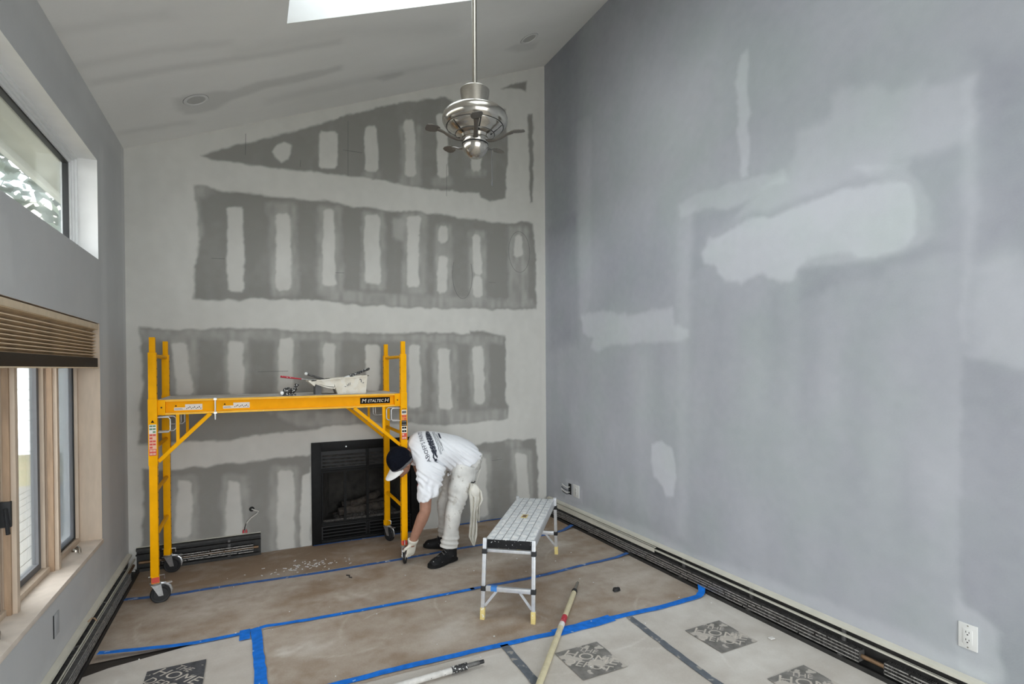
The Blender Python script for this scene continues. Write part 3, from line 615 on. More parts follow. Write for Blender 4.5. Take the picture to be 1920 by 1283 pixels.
# ---- ceiling with the skylight hole
xs = np.unique(np.round(np.concatenate([np.arange(XL, XR, 0.022), [XR, SKY[0], SKY[1]]]), 5))
ys = np.unique(np.round(np.concatenate([np.arange(YF, YB, 0.022), [YB, SKY[2], SKY[3], SKY_ADDED[2], SKY_ADDED[3]]]), 5))
X, Y = np.meshgrid(xs, ys, indexing='ij')
rx, ry_ = rough_xy(X, Y, 0.7, 71)
val = np.full(X.shape, 0.80)
for v_, fe, p in CEIL_PATCH: val = val + 0.9*v_*poly_mask(rx, ry_, p, fe)
val += 0.12*vnoise(X*0.35, Y, 0.22, 24) + 0.08*vnoise(X, Y, 0.6, 25)
P = np.stack([X, Y, HL+(X-XL)*SL], -1)
cx = (X[:-1,:-1]+X[1:,1:])/2; cy = (Y[:-1,:-1]+Y[1:,1:])/2
keep = ~((cx > SKY[0]) & (cx < SKY[1]) & (((cy > SKY[2]) & (cy < SKY[3])) | ((cy > SKY_ADDED[2]) & (cy < SKY_ADDED[3]))))
ceiling = link(grid_mesh('ceiling', P, val, keep, M['ceil'])); tag(ceiling, 'sloping ceiling with grey joint streaks and a skylight', kind='structure')

# ---- skylight: plastered shaft, frame, pane
def skylight(name, label, SK):
    sk = thing(name, label, None, kind='structure')
    h = 0.34
    x0, x1, y0, y1 = SK
    def sz(x, k): return ceil_z(x)+k
    m = MB()
    for (a, b) in (((x0,y0),(x1,y0)), ((x1,y0),(x1,y1)), ((x1,y1),(x0,y1)), ((x0,y1),(x0,y0))):
        m.add([(a[0],a[1],sz(a[0],0)), (b[0],b[1],sz(b[0],0)), (b[0],b[1],sz(b[0],h)), (a[0],a[1],sz(a[0],h))], [(0,1,2,3)])
    m.build('shaft', M['white_plaster'], sk)
    m = MB()
    for (a, b, yy0, yy1) in ((x0, x1, y0, y0+0.05), (x0, x1, y1-0.05, y1), (x0, x0+0.05, y0, y1), (x1-0.05, x1, y0, y1)):
        m.add([(a,yy0,sz(a,h)),(b,yy0,sz(b,h)),(b,yy1,sz(b,h)),(a,yy1,sz(a,h)),(a,yy0,sz(a,h+0.06)),(b,yy0,sz(b,h+0.06)),(b,yy1,sz(b,h+0.06)),(a,yy1,sz(a,h+0.06))],
              [(0,3,2,1),(4,5,6,7),(0,1,5,4),(1,2,6,5),(2,3,7,6),(3,0,4,7)])
    m.build('frame', M['vinyl'], sk)
    m = MB(); m.add([(x0,y0,sz(x0,h+0.03)),(x1,y0,sz(x1,h+0.03)),(x1,y1,sz(x1,h+0.03)),(x0,y1,sz(x0,h+0.03))], [(0,1,2,3)])
    m.build('pane', M['sky_glass'], sk)
skylight('window_3', 'skylight with white plastered shaft in the sloping ceiling', SKY)
skylight('added_skylight', 'second skylight, unseen, added above the viewpoint to light the room', SKY_ADDED)  # out of view, added for its daylight

# ---- wall_left with the two window openings
W1 = (1.38, 4.425, 2.385, 3.046)       # upper window y0 y1 z0 z1
W2 = (1.43, 4.428, 0.508, 1.957)       # lower window
TH = 0.20
def left_piece(y0, y1, z0, z1, mm):
    mm.box(XL-TH, XL, y0, y1, z0, z1)
def left_grid():
    ys = np.unique(np.round(np.concatenate([np.arange(YF, YB, 0.03), [YB, W1[0], W1[1], W2[0], W2[1]]]), 5))
    zs = np.unique(np.round(np.concatenate([np.arange(0, HL, 0.03), [HL, W1[2], W1[3], W2[2], W2[3]]]), 5))
    Y, Z = np.meshgrid(ys, zs, indexing='ij')
    val = np.full(Y.shape, 0.42)
    val = val + 0.16*poly_mask(*rough_xy(Y, Z, 1, 81), [(4.48,0.2),(4.62,0.2),(4.66,1.9),(4.60,3.2),(4.50,3.2),(4.50,1.9)], 0.05)
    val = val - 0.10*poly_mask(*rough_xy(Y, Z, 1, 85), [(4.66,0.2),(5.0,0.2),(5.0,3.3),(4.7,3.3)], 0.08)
    val = val + 0.22*poly_mask(Y, Z, [(5.17,0),(5.30,0),(5.30,3.5),(5.17,3.5)], 0.03)
    val = val + 0.16*poly_mask(*rough_xy(Y, Z, 1, 88), [(2.4,2.0),(3.0,2.02),(2.95,2.3),(2.4,2.36)], 0.03)
    val = val + 0.14*poly_mask(*rough_xy(Y, Z, 1, 90), [(2.4,0.1),(4.6,0.12),(5.2,0.2),(5.2,0.24),(4.0,0.24),(3.2,0.2),(2.4,0.22)], 0.03)
    val = val + 0.14*poly_mask(Y, Z, [(YF,3.28),(YB,3.28),(YB,3.5),(YF,3.5)], 0.05)
    val += 0.10*vnoise(Y, Z, 0.4, 41) + 0.08*vnoise(Y, Z*0.4, 0.12, 42)
    P = np.stack([np.full(Y.shape, XL), Y, Z], -1)
    cy = (Y[:-1,:-1]+Y[1:,1:])/2; cz = (Z[:-1,:-1]+Z[1:,1:])/2
    keep = np.ones(cy.shape, bool)
    for w in (W1, W2): keep &= ~((cy > w[0]) & (cy < w[1]) & (cz > w[2]) & (cz < w[3]))
    return grid_mesh('wall_left', P, val, keep, M['left'])
wall_left = link(left_grid()); tag(wall_left, 'left window wall of grey skim coated drywall', kind='structure')
mm = MB()
xo0, xo1 = XL-TH, XL-0.004
mm.box(xo0, xo1, YF, YB, 0, W2[2]-0.03); mm.box(xo0, xo1, YF, YB, W2[3]+0.02, W1[2]-0.02); mm.box(xo0, xo1, YF, YB, W1[3]+0.02, HL+0.3)
mm.box(xo0, xo1, W1[1]+0.02, YB, W2[2]-0.03, HL); mm.box(xo0, xo1, YF, W1[0]-0.02, W2[2]-0.03, HL)
mm.build('sheathing', M['siding'], wall_left)

# ---- wall behind the camera; unseen glazed opening added to let daylight in
m = MB(); D0 = (-0.72, 2.82, 3.05)
m.box(XL, D0[0], YF-0.1, YF, 0, HL); m.box(D0[1], XR, YF-0.1, YF, 0, HR-0.1)
m.prism([(D0[0], D0[2]), (D0[1], D0[2]), (D0[1], ceil_z(D0[1])), (D0[0], ceil_z(D0[0]))], YF-0.1, YF, 'y')
wall_rear = m.build('wall_rear', M['white_plaster']); tag(wall_rear, 'wall behind the viewpoint with wide unseen doors added for daylight', kind='structure')
dr = thing('added_doors', 'wide unseen glazed doors added behind the viewpoint for daylight', None, kind='structure')
for k in range(3):
    xa = D0[0]+k*(D0[1]-D0[0])/3; xb = xa+(D0[1]-D0[0])/3
    m = MB(); m.box(xa, xa+0.06, YF-0.09, YF-0.03, 0, D0[2]); m.box(xb-0.06, xb, YF-0.09, YF-0.03, 0, D0[2]); m.box(xa+0.06, xb-0.06, YF-0.09, YF-0.03, 0, 0.1); m.box(xa+0.06, xb-0.06, YF-0.09, YF-0.03, D0[2]-0.08, D0[2])
    m.build('door_frame', M['vinyl'], dr)
    m = MB(); m.box(xa+0.06, xb-0.06, YF-0.062, YF-0.058, 0.1, D0[2]-0.08); m.build('pane', M['glass'], dr)

# ---- floor
m = MB(); m.box(XL-TH, XR+0.1, YF-0.1, YB+0.5, -0.12, -0.004)
floor = m.build('floor', M['subfloor']); tag(floor, 'dark bare floor under the protective paper', kind='structure')

# ---- upper window (fixed)
w = thing('window_1', 'high fixed window in the left wall with white frame', None, kind='structure')
y0, y1, z0, z1 = W1
m = MB(); t = 0.012                                    # plastered return
for (a, b, c, d) in ((y0, y1, z1, z1+t), (y0, y1, z0-t, z0), (y1, y1+t, z0-t, z1+t), (y0-t, y0, z0-t, z1+t)):
    m.box(XL-0.105, XL-0.0005, a, b, c, d)
m.build('reveal', M['white_plaster'], w)
def rim(mm, xa, xb, y0, y1, z0, z1, wd):
    mm.box(xa, xb, y0, y1, z1-wd, z1); mm.box(xa, xb, y0, y1, z0, z0+wd); mm.box(xa, xb, y1-wd, y1, z0+wd, z1-wd); mm.box(xa, xb, y0, y0+wd, z0+wd, z1-wd)
m = MB()
rim(m, XL-0.135, XL-0.105, y0, y1, z0, z1, 0.018); rim(m, XL-0.150, XL-0.118, y0+0.018, y1-0.018, z0+0.018, z1-0.018, 0.014); rim(m, XL-0.165, XL-0.130, y0+0.032, y1-0.032, z0+0.032, z1-0.032, 0.022)
m.build('frame', M['vinyl'], w, bevel=0.002)
m = MB(); rim(m, XL-0.170, XL-0.140, y0+0.054, y1-0.054, z0+0.054, z1-0.054, 0.012); m.build('gasket', M['black'], w)
m = MB(); m.box(XL-0.160, XL-0.156, y0+0.06, y1-0.06, z0+0.06, z1-0.06); m.build('pane', M['glass'], w)

# ---- lower window: tan liner and sill, mullions, five bays
w = thing('window_2', 'wide tan wood casement window under the pleated shade', None, kind='structure')
y0, y1, z0, z1 = W2
m = MB(); m.box(XL-0.16, XL+0.006, y0-0.01, y1+0.01, z0-0.028, z0); m.build('sill', M['tan_sill'], w, bevel=0.003)
m = MB(); m.box(XL-0.16, XL-0.0005, y1, y1+0.014, z0, z1); m.box(XL-0.16, XL-0.0005, y0-0.014, y0, z0, z1); m.box(XL-0.16, XL-0.0005, y0-0.014, y1+0.014, z1, z1+0.014)
m.build('jamb_liner', M['tan'], w)
m = MB(); rim(m, XL-0.185, XL-0.118, y0, y1, z0, z1, 0.03); m.build('frame', M['tan'], w, bevel=0.002)
bays = []
edges = [y1-0.03] + [3.872-k*0.6 for k in range(4)] + [y0+0.03]
for k in range(4):
    c = 3.872-k*0.6
    mu = MB(); mu.box(XL-0.17, XL-0.082, c-0.018, c+0.018, z0, z1); mu = mu.build('mullion', M['tan'], w, bevel=0.0015)
    s_ = MB()
    s_.box(XL-0.125, XL-0.100, c-0.032, c-0.018, z0, z1); s_.box(XL-0.125, XL-0.100, c+0.018, c+0.032, z0, z1)
    s_.build('wood_stop', M['wood_strip'], mu)
    s_ = MB(); s_.box(XL-0.16, XL-0.135, c-0.042, c-0.018, z0, z1); s_.box(XL-0.16, XL-0.135, c+0.018, c+0.042, z0, z1)
    s_.build('outer_stop', M['tan'], mu)
for k in range(5):
    b1 = edges[k]-(0.0 if k == 0 else 0.042); b0 = edges[k+1]+(0.0 if k == 4 else 0.042)
    sash = MB(); rim(sash, XL-0.185, XL-0.155, b0, b1, z0+0.03, z1-0.03, 0.035)
    sash = sash.build('sash', M['vinyl'] if k != 1 else M['gasket'], w)
    g = MB(); g.box(XL-0.172, XL-0.168, b0+0.035, b1-0.035, z0+0.065, z1-0.065); g.build('pane', M['glass'], sash)
    if k != 1:
        s_ = MB(); s_.box(XL-0.142, XL-0.1415, b0+0.012, b1-0.012, z0+0.042, z1-0.042); s_.build('insect_screen', M['screen'], sash)
        s_ = MB(); rim(s_, XL-0.148, XL-0.136, b0, b1, z0+0.03, z1-0.03, 0.012); s_.build('screen_frame', M['black'], sash)
        c = (b0+b1)/2 + (0.05 if k == 0 else 0.05)
        hd = MB(); hd.lathe([(0.022, 0), (0.020, 0.012), (0.012, 0.016)], (XL-0.09, c, z0), 12)
        hd.path([(XL-0.09, c, z0+0.016), (XL-0.075, c-0.012, z0+0.03), (XL-0.06, c-0.04, z0+0.026), (XL-0.055, c-0.07, z0+0.02)], [0.008, 0.007, 0.006, 0.006], 8)
        hd.tube((XL-0.055, c-0.07, z0+0.008), (XL-0.055, c-0.07, z0+0.034), 0.009, 10)
        hd.build('crank_handle', M['brushed'], w, smooth=40)
    if k == 2:
        for zz in (0.98, 1.86):
            hd = MB(); hd.box(XL-0.135, XL-0.095, b1+0.002, b1+0.022, zz-0.06, zz+0.06); hd.bar((XL-0.112, b1-0.004, zz+0.03), (XL-0.1, b1-0.012, zz-0.09), 0.014, 0.012)
            hd.build('sash_lock', M['black'], w, bevel=0.003)

# ---- outdoors seen through the windows, and an unseen slab for bounced light
o = thing('deck', 'weathered outdoor deck beside the window wall', 'deck', (-2.6, 5, -0.2), kind='structure')
pm = MB(); pm.box(-0.066, 0.066, -6, 6, -0.03, 0); pm = pm.mesh('plank'); pm.materials.append(M['plank_out'])
for k in range(19):
    q = bpy.data.objects.new('plank', pm); q.location = (1.28-k*0.142, 0, random.uniform(-0.002, 0.002)); link(q, o)
m = MB(); m.box(-60, 60, -30, 80, -0.6, -0.5); tag(m.build('lawn', M['lawn']), 'dry lawn beyond the deck outside', 'lawn', kind='structure')
m = MB(); m.box(-8, 10, -14, YF-0.12, -0.5, -0.12); tag(m.build('added_patio', M['added_patio']), 'unseen pale concrete slab added behind the viewpoint to bounce daylight', 'added_patio', kind='structure')  # out of view, added to throw daylight up at the ceiling
hs = thing('neighbour_house', 'white sided neighbouring house across the lawn', 'house', (-8, 17.5, -0.5))
m = MB(); m.box(-9, 8.5, 0, 6, 0, 5.2); m.build('house_wall', M['siding'], hs)
bmh = MB(); bmh.add([(-9,-0.02,0),(8.5,-0.02,0),(8.5,-0.002,0.26),(-9,-0.002,0.26)], [(0,1,2,3)]); bmh = bmh.mesh('siding_board'); bmh.materials.append(M['siding'])
for k in range(19):
    q = bpy.data.objects.new('siding_board', bmh); q.location = (0, 0, 0.1+k*0.26); link(q, hs)
m = MB(); m.prism([(-0.6, 5.1), (3, 7.2), (6.6, 5.1)], -9.6, 9.1, 'x'); m.build('roof', M['soffit'], hs)
ev = thing('eave', 'beige soffit overhang outside the high window', 'eave', (-1.4, 2, 3.12), kind='structure')
m = MB(); m.box(-0.02, 0.29, -5, 5, 0, 0.05); m.build('soffit', M['soffit'], ev)
m = MB(); m.box(-0.06, -0.02, -5, 5, -0.05, 0.14); m.build('fascia', M['fascia'], ev)
rng = np.random.RandomState(5)
def tree(x, y, h_, label):
    t_ = thing('tree', label, 'tree', (x, y, -0.5), group='trees beyond the lawn')
    m = MB(); m.path([(0,0,0), (0.05,0.03,h_*0.4), (0,0,h_*0.8)], [0.2, 0.15, 0.05], 8)
    tips = []
    for k in range(14):
        a = rng.rand()*6.28; z_ = h_*(0.35+0.5*rng.rand()); r_ = h_*0.22*(0.6+0.6*rng.rand())
        e = (math.cos(a)*r_, math.sin(a)*r_, z_+h_*0.12); m.path([(0,0,z_-h_*0.08), e], [0.06, 0.015], 5); tips.append(e)
    m.build('trunk', M['bark'], t_)
    n = 3600
    c = np.array(tips)[rng.randint(0, len(tips), n)] + rng.normal(0, h_*0.075, (n, 3))
    a = rng.normal(0, 1, (n, 3)); a /= np.linalg.norm(a, axis=1)[:, None]
    b = np.cross(a, rng.normal(0, 1, (n, 3))); b /= np.linalg.norm(b, axis=1)[:, None]
    s_ = 0.09+0.07*rng.rand(n, 1)
    V = np.stack([c-a*s_, c+b*s_*0.5, c+a*s_, c-b*s_*0.5], 1).reshape(-1, 3)
    me = bpy.data.meshes.new('foliage'); me.from_pydata([tuple(v) for v in V], [], [(4*i, 4*i+1, 4*i+2, 4*i+3) for i in range(n)])
    me.materials.append(M['leaf']); q = link(bpy.data.objects.new('foliage', me), t_); q['kind'] = 'stuff'
tree(-1.7, 10.6, 7.6, 'leafy tree seen through the far end of the high window')
tree(-5.0, 11.8, 8.0, 'taller leafy tree seen through the near part of the high window')

# ------------------------------------------------------------------ floor paper, tape, prints
SMEARS = [(0.55, 0.05, [(0.10,3.36),(0.17,3.40),(0.30,3.38),(0.40,3.33),(0.34,3.29),(0.22,3.30),(0.13,3.33)]),
          (0.22, 0.10, [(0.3,4.02),(0.7,4.12),(0.95,4.05),(0.7,3.9),(0.4,3.9)]), (0.25, 0.08, [(0.6,3.95),(0.8,4.0),(0.75,3.85)]),
          (0.18, 0.12, [(-0.6,4.3),(-0.1,4.42),(0.3,4.3),(-0.1,4.1),(-0.5,4.1)]), (0.2, 0.1, [(1.0,3.3),(1.4,3.4),(1.5,3.2),(1.1,3.1)]),
          (0.18, 0.1, [(2.1,3.25),(2.5,3.4),(2.8,3.3),(2.4,3.1)]), (0.16, 0.12, [(1.8,4.3),(2.6,4.4),(2.7,4.2),(2.0,4.1)])]
def scratch_lines(X, Y, seed, n=14):
    rg = np.random.RandomState(seed); out = np.zeros(X.shape)
    for k in range(n):
        cx_, cy_ = rg.uniform(X.min(), X.max()), rg.uniform(Y.min(), Y.max()); a = rg.uniform(0, math.pi); L = rg.uniform(0.06, 0.3)
        dx, dy = X-cx_, Y-cy_; u = dx*math.cos(a)+dy*math.sin(a); v = -dx*math.sin(a)+dy*math.cos(a)+1.2*u*u
        out = np.maximum(out, np.clip(1-np.abs(v)/0.012, 0, 1)*np.clip((L-np.abs(u))/0.05, 0, 1)*rg.uniform(0.06, 0.25))
    return out
def sheet(x0, x1, y0, y1, z, material, label, seed, base, edge=None, smears=()):
    nx = max(8, int((x1-x0)/0.014)); ny = max(8, int((y1-y0)/0.014))
    X, Y = np.meshgrid(np.linspace(x0, x1, nx), np.linspace(y0, y1, ny), indexing='ij')
    if edge is not None: Y = y0+(Y-y0)*((np.interp(X, [e[0] for e in edge], [e[1] for e in edge])-y0)/(y1-y0))
    rx, ry_ = rough_xy(X, Y, 1.2, seed)
    val = np.full(X.shape, base) + 0.30*vnoise(X, Y, 0.35, seed+5) + 0.26*vnoise(X*0.8, Y*1.4, 0.12, seed+6) + 0.10*vnoise(X, Y, 0.04, seed+7)
    val = val + scratch_lines(X, Y, seed+8)
    for v_, fe, p in smears: val = val + v_*poly_mask(rx, ry_, p, fe)*(0.7+0.9*vnoise(X, Y, 0.03, seed+9))
    Z = z + 0.0022*vnoise(X, Y, 0.22, seed+10)
    keep = np.ones((nx-1, ny-1), bool)
    o = grid_mesh('floor_paper', np.stack([X, Y, Z], -1), np.clip(val, 0, 1), keep, material)
    o.data.shade_smooth()
    link(o); return tag(o, label, 'floor paper', 'taped floor paper sheets')
PB, PG = M['paper_brown'], M['paper_grey']
sheet(-0.83, 2.96, 4.53, 5.25, 0.0025, PB, 'brown protective paper sheet running along the fireplace wall', 101, 0.10, smears=SMEARS)
sheet(-0.83, 2.96, 3.695, 4.56, 0.0045, PB, 'brown protective paper sheet under the front scaffold wheels and the worker', 111, 0.26, smears=SMEARS)
sheet(0.01, 2.97, 2.83, 3.71, 0.0025, PB, 'brown protective paper sheet under the front legs of the work bench', 121, 0.28, smears=SMEARS)
sheet(-0.83, 0.02, 2.60, 3.70, 0.0010, PG, 'grey protective paper sheet in the window side corner with one printed square', 131, 0.45, edge=[(-0.83,3.56),(-0.72,3.61),(-0.55,3.645),(-0.40,3.675),(-0.30,3.70),(0.02,3.70)])
sheet(-0.83, 1.33, 0.3, 2.86, 0.0010, PG, 'grey protective paper sheet under the plaster covered pole', 141, 0.45)
sheet(1.31, 2.19, 0.3, 2.86, 0.0030, PG, 'grey protective paper sheet under the cream pole, between the two grey seam tapes', 151, 0.48)
sheet(2.17, 2.97, 0.3, 2.86, 0.0010, PG, 'grey protective paper sheet beside the long heater of the skim coated wall', 161, 0.48)
sheet(-0.83, 2.97, -2.35, 0.32, 0.0006, PG, 'grey protective paper sheet underneath the viewpoint', 171, 0.45)

def tape(pts, width, label, material, cat='tape', zs=None, seed=0):
    rg = random.Random(seed); m = MB(); L = []; Rr = []
    pts = [Vector((p[0], p[1], 0)) for p in pts]; dense = []; dz = []
    for i in range(len(pts)-1):
        n = max(2, int((pts[i+1]-pts[i]).length/0.06))
        for k in range(n):
            t = k/n; dense.append(pts[i].lerp(pts[i+1], t)); dz.append((zs[i]*(1-t)+zs[i+1]*t) if zs else 0)
    dense.append(pts[-1]); dz.append(zs[-1] if zs else 0)
    for i, p in enumerate(dense):
        d = (dense[min(i+1, len(dense)-1)]-dense[max(i-1, 0)]).normalized(); nrm = Vector((-d.y, d.x, 0))
        z = 0.0075+dz[i]; wv = width/2*(1+rg.uniform(-0.06, 0.06)); c = p+nrm*rg.uniform(-0.003, 0.003)
        L.append((c.x+nrm.x*wv, c.y+nrm.y*wv, z)); Rr.append((c.x-nrm.x*wv, c.y-nrm.y*wv, z))
    n = len(L); rings = [[L[i], Rr[i], (Rr[i][0], Rr[i][1], Rr[i][2]-0.0012), (L[i][0], L[i][1], L[i][2]-0.0012)] for i in range(n)]
    m.ring_loft(rings)
    return tag(m.build('masking_tape', material), label, cat, 'tape strips over the paper seams')
tape([(-0.83,4.62),(-0.58,4.565),(-0.17,4.56),(0.48,4.515),(1.17,4.52),(1.73,4.545),(2.30,4.535),(2.61,4.53),(2.80,4.57),(2.94,4.63)], 0.040, 'dusty blue tape strip passing under the worker and the scaffold wheels', M['tape_dusty'], zs=[0]*8+[0.004,0.02], seed=1)
tape([(-0.80,3.745),(-0.62,3.715),(-0.45,3.700),(-0.31,3.69),(-0.05,3.70),(0.07,3.735),(0.25,3.71),(0.45,3.695),(1.03,3.675),(1.47,3.67)], 0.036, 'bright blue tape strip from the window wall heater to the bench', M['tape'], zs=[0.030,0.022,0.010,0.002,0,0,0,0,0,0], seed=2)
tape([(1.44,3.672),(1.96,3.655),(2.49,3.70),(2.80,3.715),(2.94,3.735)], 0.036, 'blue tape strip from under the bench to the long heater', M['tape_dusty'], zs=[0,0,0,0.002,0.012], seed=3)
tape([(-0.4,2.88),(0.41,2.88),(0.68,2.88),(1.18,2.86),(1.69,2.83)], 0.044, 'bright blue tape strip along the paper edge behind the plaster covered pole', M['tape'], seed=4)
tape([(1.66,2.825),(1.90,2.828),(2.10,2.835)], 0.085, 'wide double blue tape patch beside the cream pole', M['tape'], zs=[0.001]*3, seed=5)
tape([(2.07,2.835),(2.50,2.81),(2.85,2.82),(2.90,2.845),(2.955,2.90)], 0.048, 'bright blue tape strip curling up onto the long heater', M['tape'], zs=[0,0,0.002,0.012,0.035], seed=6)
tape([(0.012,3.73),(0.02,3.4),(0.03,3.07),(0.04,2.86)], 0.060, 'short blue tape strip running towards the viewpoint beside the grey paper', M['tape'], zs=[0.001]*4, seed=7)
tape([(-0.055,3.735),(-0.052,3.60)], 0.062, 'small blue tape patch hanging below the tape junction', M['tape'], zs=[0.002]*2, seed=8)
tape([(1.325,2.845),(1.315,2.4),(1.31,1.2)], 0.050, 'grey seam tape running beneath the cream pole', M['tape_grey'], seed=9)
tape([(2.21,2.79),(2.18,2.45),(2.15,2.05),(2.14,1.3)], 0.046, 'worn grey seam tape between the two printed squares', M['tape_grey'], seed=10)
tape([(0.50,5.232),(0.98,5.230),(1.50,5.232)], 0.030, 'dark blue tape strip along the foot of the fireplace', M['tape_dusty'], seed=11)
tape([(1.80,5.236),(2.3,5.238),(2.75,5.238)], 0.030, 'blue tape strip along the back wall between worker and bench', M['tape_dusty'], seed=12)

def printed_square(x, y, label, ink, size=0.29, z=0.0068):
    """square print with three diagonal lines of lettering"""
    r = thing('printed_logo', label, 'logo', (x, y, z), 0, 'printed squares on the floor paper')
    h_ = size/2
    m = MB(); m.box(-h_, h_, -h_, h_, -0.0004, 0); m.build('ink_square', ink, r)
    dx, dy = Vector((0.7071, -0.7071, 0)), Vector((0.7071, 0.7071, 0))
    for body, s_, off_, al, sx in (('THE', 0.060, 0.088, -0.03, 1.0), ('HOME', 0.098, 0.020, 0.0, 1.12), ('DEPOT', 0.082, -0.062, 0.0, 1.0)):
        o_ = dy*off_*size/0.29 + dx*al + Vector((0, 0, 0.0006))
        lettering('lettering', body, s_*size/0.29, M['paper_print'], frame_matrix(o_, dx, dy), r, sx=sx, shear=0.18)
    return r
printed_square(-0.385, 3.32, 'dark printed square on the grey paper near the window wall', M['ink'], 0.28)
printed_square(1.69, 2.48, 'faded printed square on the grey paper beside the cream pole', M['ink_faint'], 0.29, 0.0085)
printed_square(2.55, 2.35, 'faded printed square on the grey paper near the long heater', M['ink_faint'], 0.29)
printed_square(2.56, 1.77, 'faded printed square cut by the bottom edge near the long heater', M['ink_faint'], 0.29)

# debris
def scrap(name, x, y, label, mt, pts, hgt, cat='scrap'):
    m = MB(); rings = [[(x+a, y+b, 0.006) for a, b in pts], [(x+a*0.8, y+b*0.8, 0.006+hgt) for a, b in pts]]
    m.ring_loft(rings); return tag(m.build(name, mt), label, cat)
scrap('plastic_scrap', 2.386, 3.165, 'small dark plastic scrap on brown paper near the cream pole tip', M['black'], [(-0.03,-0.015),(0.0,-0.02),(0.03,-0.012),(0.028,0.012),(0.015,0.006),(0,0.016),(-0.025,0.012)], 0.022)
scrap('paper_scrap', 2.80, 2.19, 'tiny white paper scrap beside the heater and printed square', M['label_white'], [(-0.02,-0.012),(0.015,-0.015),(0.02,0.01),(-0.015,0.014)], 0.004)
m = MB(); m.path([(0.66,4.36,0.008),(0.68,4.33,0.014),(0.672,4.31,0.009),(0.69,4.29,0.008)], 0.004, 6); tag(m.build('wire_scrap', M['black']), 'short bent dark wire scrap on the brown paper below the scaffold', 'scrap')
m = MB()
for k in range(70):
    x, y = random.gauss(0.42, 0.16), random.gauss(4.72, 0.06); a = random.uniform(0, 3.1); l_, w_ = random.uniform(0.004, 0.014), random.uniform(0.002, 0.004)
    m.obox((x, y, 0.0068), (math.cos(a)*l_, math.sin(a)*l_, 0), (-math.sin(a)*w_, math.cos(a)*w_, 0), (0, 0, 0.0012))
for k in range(60):
    x, y = random.uniform(-0.6, 2.9), random.uniform(2.3, 5.0); l_ = random.uniform(0.0015, 0.005)
    m.obox((x, y, 0.0075), (l_, 0, 0), (0, l_*0.8, 0), (0, 0, 0.0015))
tag(m.build('plaster_flecks', M['white_plaster']), 'white plaster flecks dropped on the floor paper', 'flecks', kind='stuff')

# ------------------------------------------------------------------ baseboard heaters (covers off)
def heater(label, loc, rz, L, depth, hgt, cover_from=None, fins=(0, 1), pitch=0.009, name='baseboard_heater', dark_top=False):
    """local x along the wall, local y out from the wall"""
    r = thing(name, label, 'heater', loc, rz)
    tm = M['heater_dark'] if dark_top else M['ivory']
    m = MB(); m.box(0, L, 0.001, 0.004, 0, hgt-0.004); m.build('back_panel', M['heater_dark'], r)
    m = MB(); m.prism([(0.001, hgt), (0.001, hgt-0.004), (0.028, hgt-0.012), (0.030, hgt-0.024), (0.033, hgt-0.024), (0.031, hgt-0.008)], 0, L, 'x'); m.build('top_plate', tm, r)
    if dark_top:
        m = MB(); m.box(0, L, 0.001, 0.012, hgt, hgt+0.005); m.build('top_edge', M['ivory'], r)
    m = MB(); m.box(0, L, depth*0.66, depth*0.66+0.003, hgt-0.058, hgt-0.046); m.box(0, L, depth*0.55, depth*0.66+0.003, hgt-0.049, hgt-0.046); m.build('damper_rail', M['ivory'] if not dark_top else M['heater_dark'], r)
    if cover_from is not None:
        m = MB(); m.box(cover_from[0], cover_from[1], depth*0.80, depth*0.80+0.003, hgt-0.070, hgt-0.030); m.box(cover_from[0], cover_from[1], depth*0.5, depth*0.80+0.003, hgt-0.034, hgt-0.030); m.build('damper_flap', M['ivory'], r)
    m = MB(); m.box(0, L, depth-0.006, depth, 0.0, 0.026); m.box(0, L, 0.004, depth, 0.0, 0.003); m.build('bottom_lip', M['heater_dark'], r)
    m = MB(); m.tube((0.02, depth*0.55, 0.068), (L-0.02, depth*0.55, 0.068), 0.012, 12); m.build('pipe', M['copper'], r, smooth=40)
    m = MB(); rg = random.Random(3); n = 0
    seg = fins
    for (a, b) in ([(seg[0], seg[1])] if not isinstance(seg[0], tuple) else seg):
        x = a
        while x < b:
            tl = rg.uniform(-0.0015, 0.0015); t_ = 0.0008
            m.obox((x, depth*0.55, 0.070), (t_, tl, 0), (0, depth*0.40, 0), (0, 0, 0.029)); x += pitch*rg.uniform(0.8, 1.2)
    q = m.build('fins', M['fin'], r); q['kind'] = 'stuff'; m = MB()
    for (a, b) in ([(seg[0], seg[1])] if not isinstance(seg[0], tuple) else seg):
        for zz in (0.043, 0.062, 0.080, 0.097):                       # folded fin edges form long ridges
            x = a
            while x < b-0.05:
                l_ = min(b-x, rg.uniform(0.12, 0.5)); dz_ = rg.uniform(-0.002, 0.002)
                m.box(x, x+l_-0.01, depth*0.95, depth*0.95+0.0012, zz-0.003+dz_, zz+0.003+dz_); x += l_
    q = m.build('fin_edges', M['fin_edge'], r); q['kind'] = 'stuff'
    x = 0.25
    while x < L-0.1:
        m = MB(); m.box(x-0.012, x+0.012, 0.004, depth*0.9, 0.003, 0.03); m.box(x-0.010, x+0.010, 0.004, 0.02, 0.03, hgt-0.03); m.box(x-0.006, x+0.006, 0.004, depth*0.66, hgt-0.056, hgt-0.050); m.build('support_bracket', M['fin'], r, bevel=0.001); x += 0.62
    return r
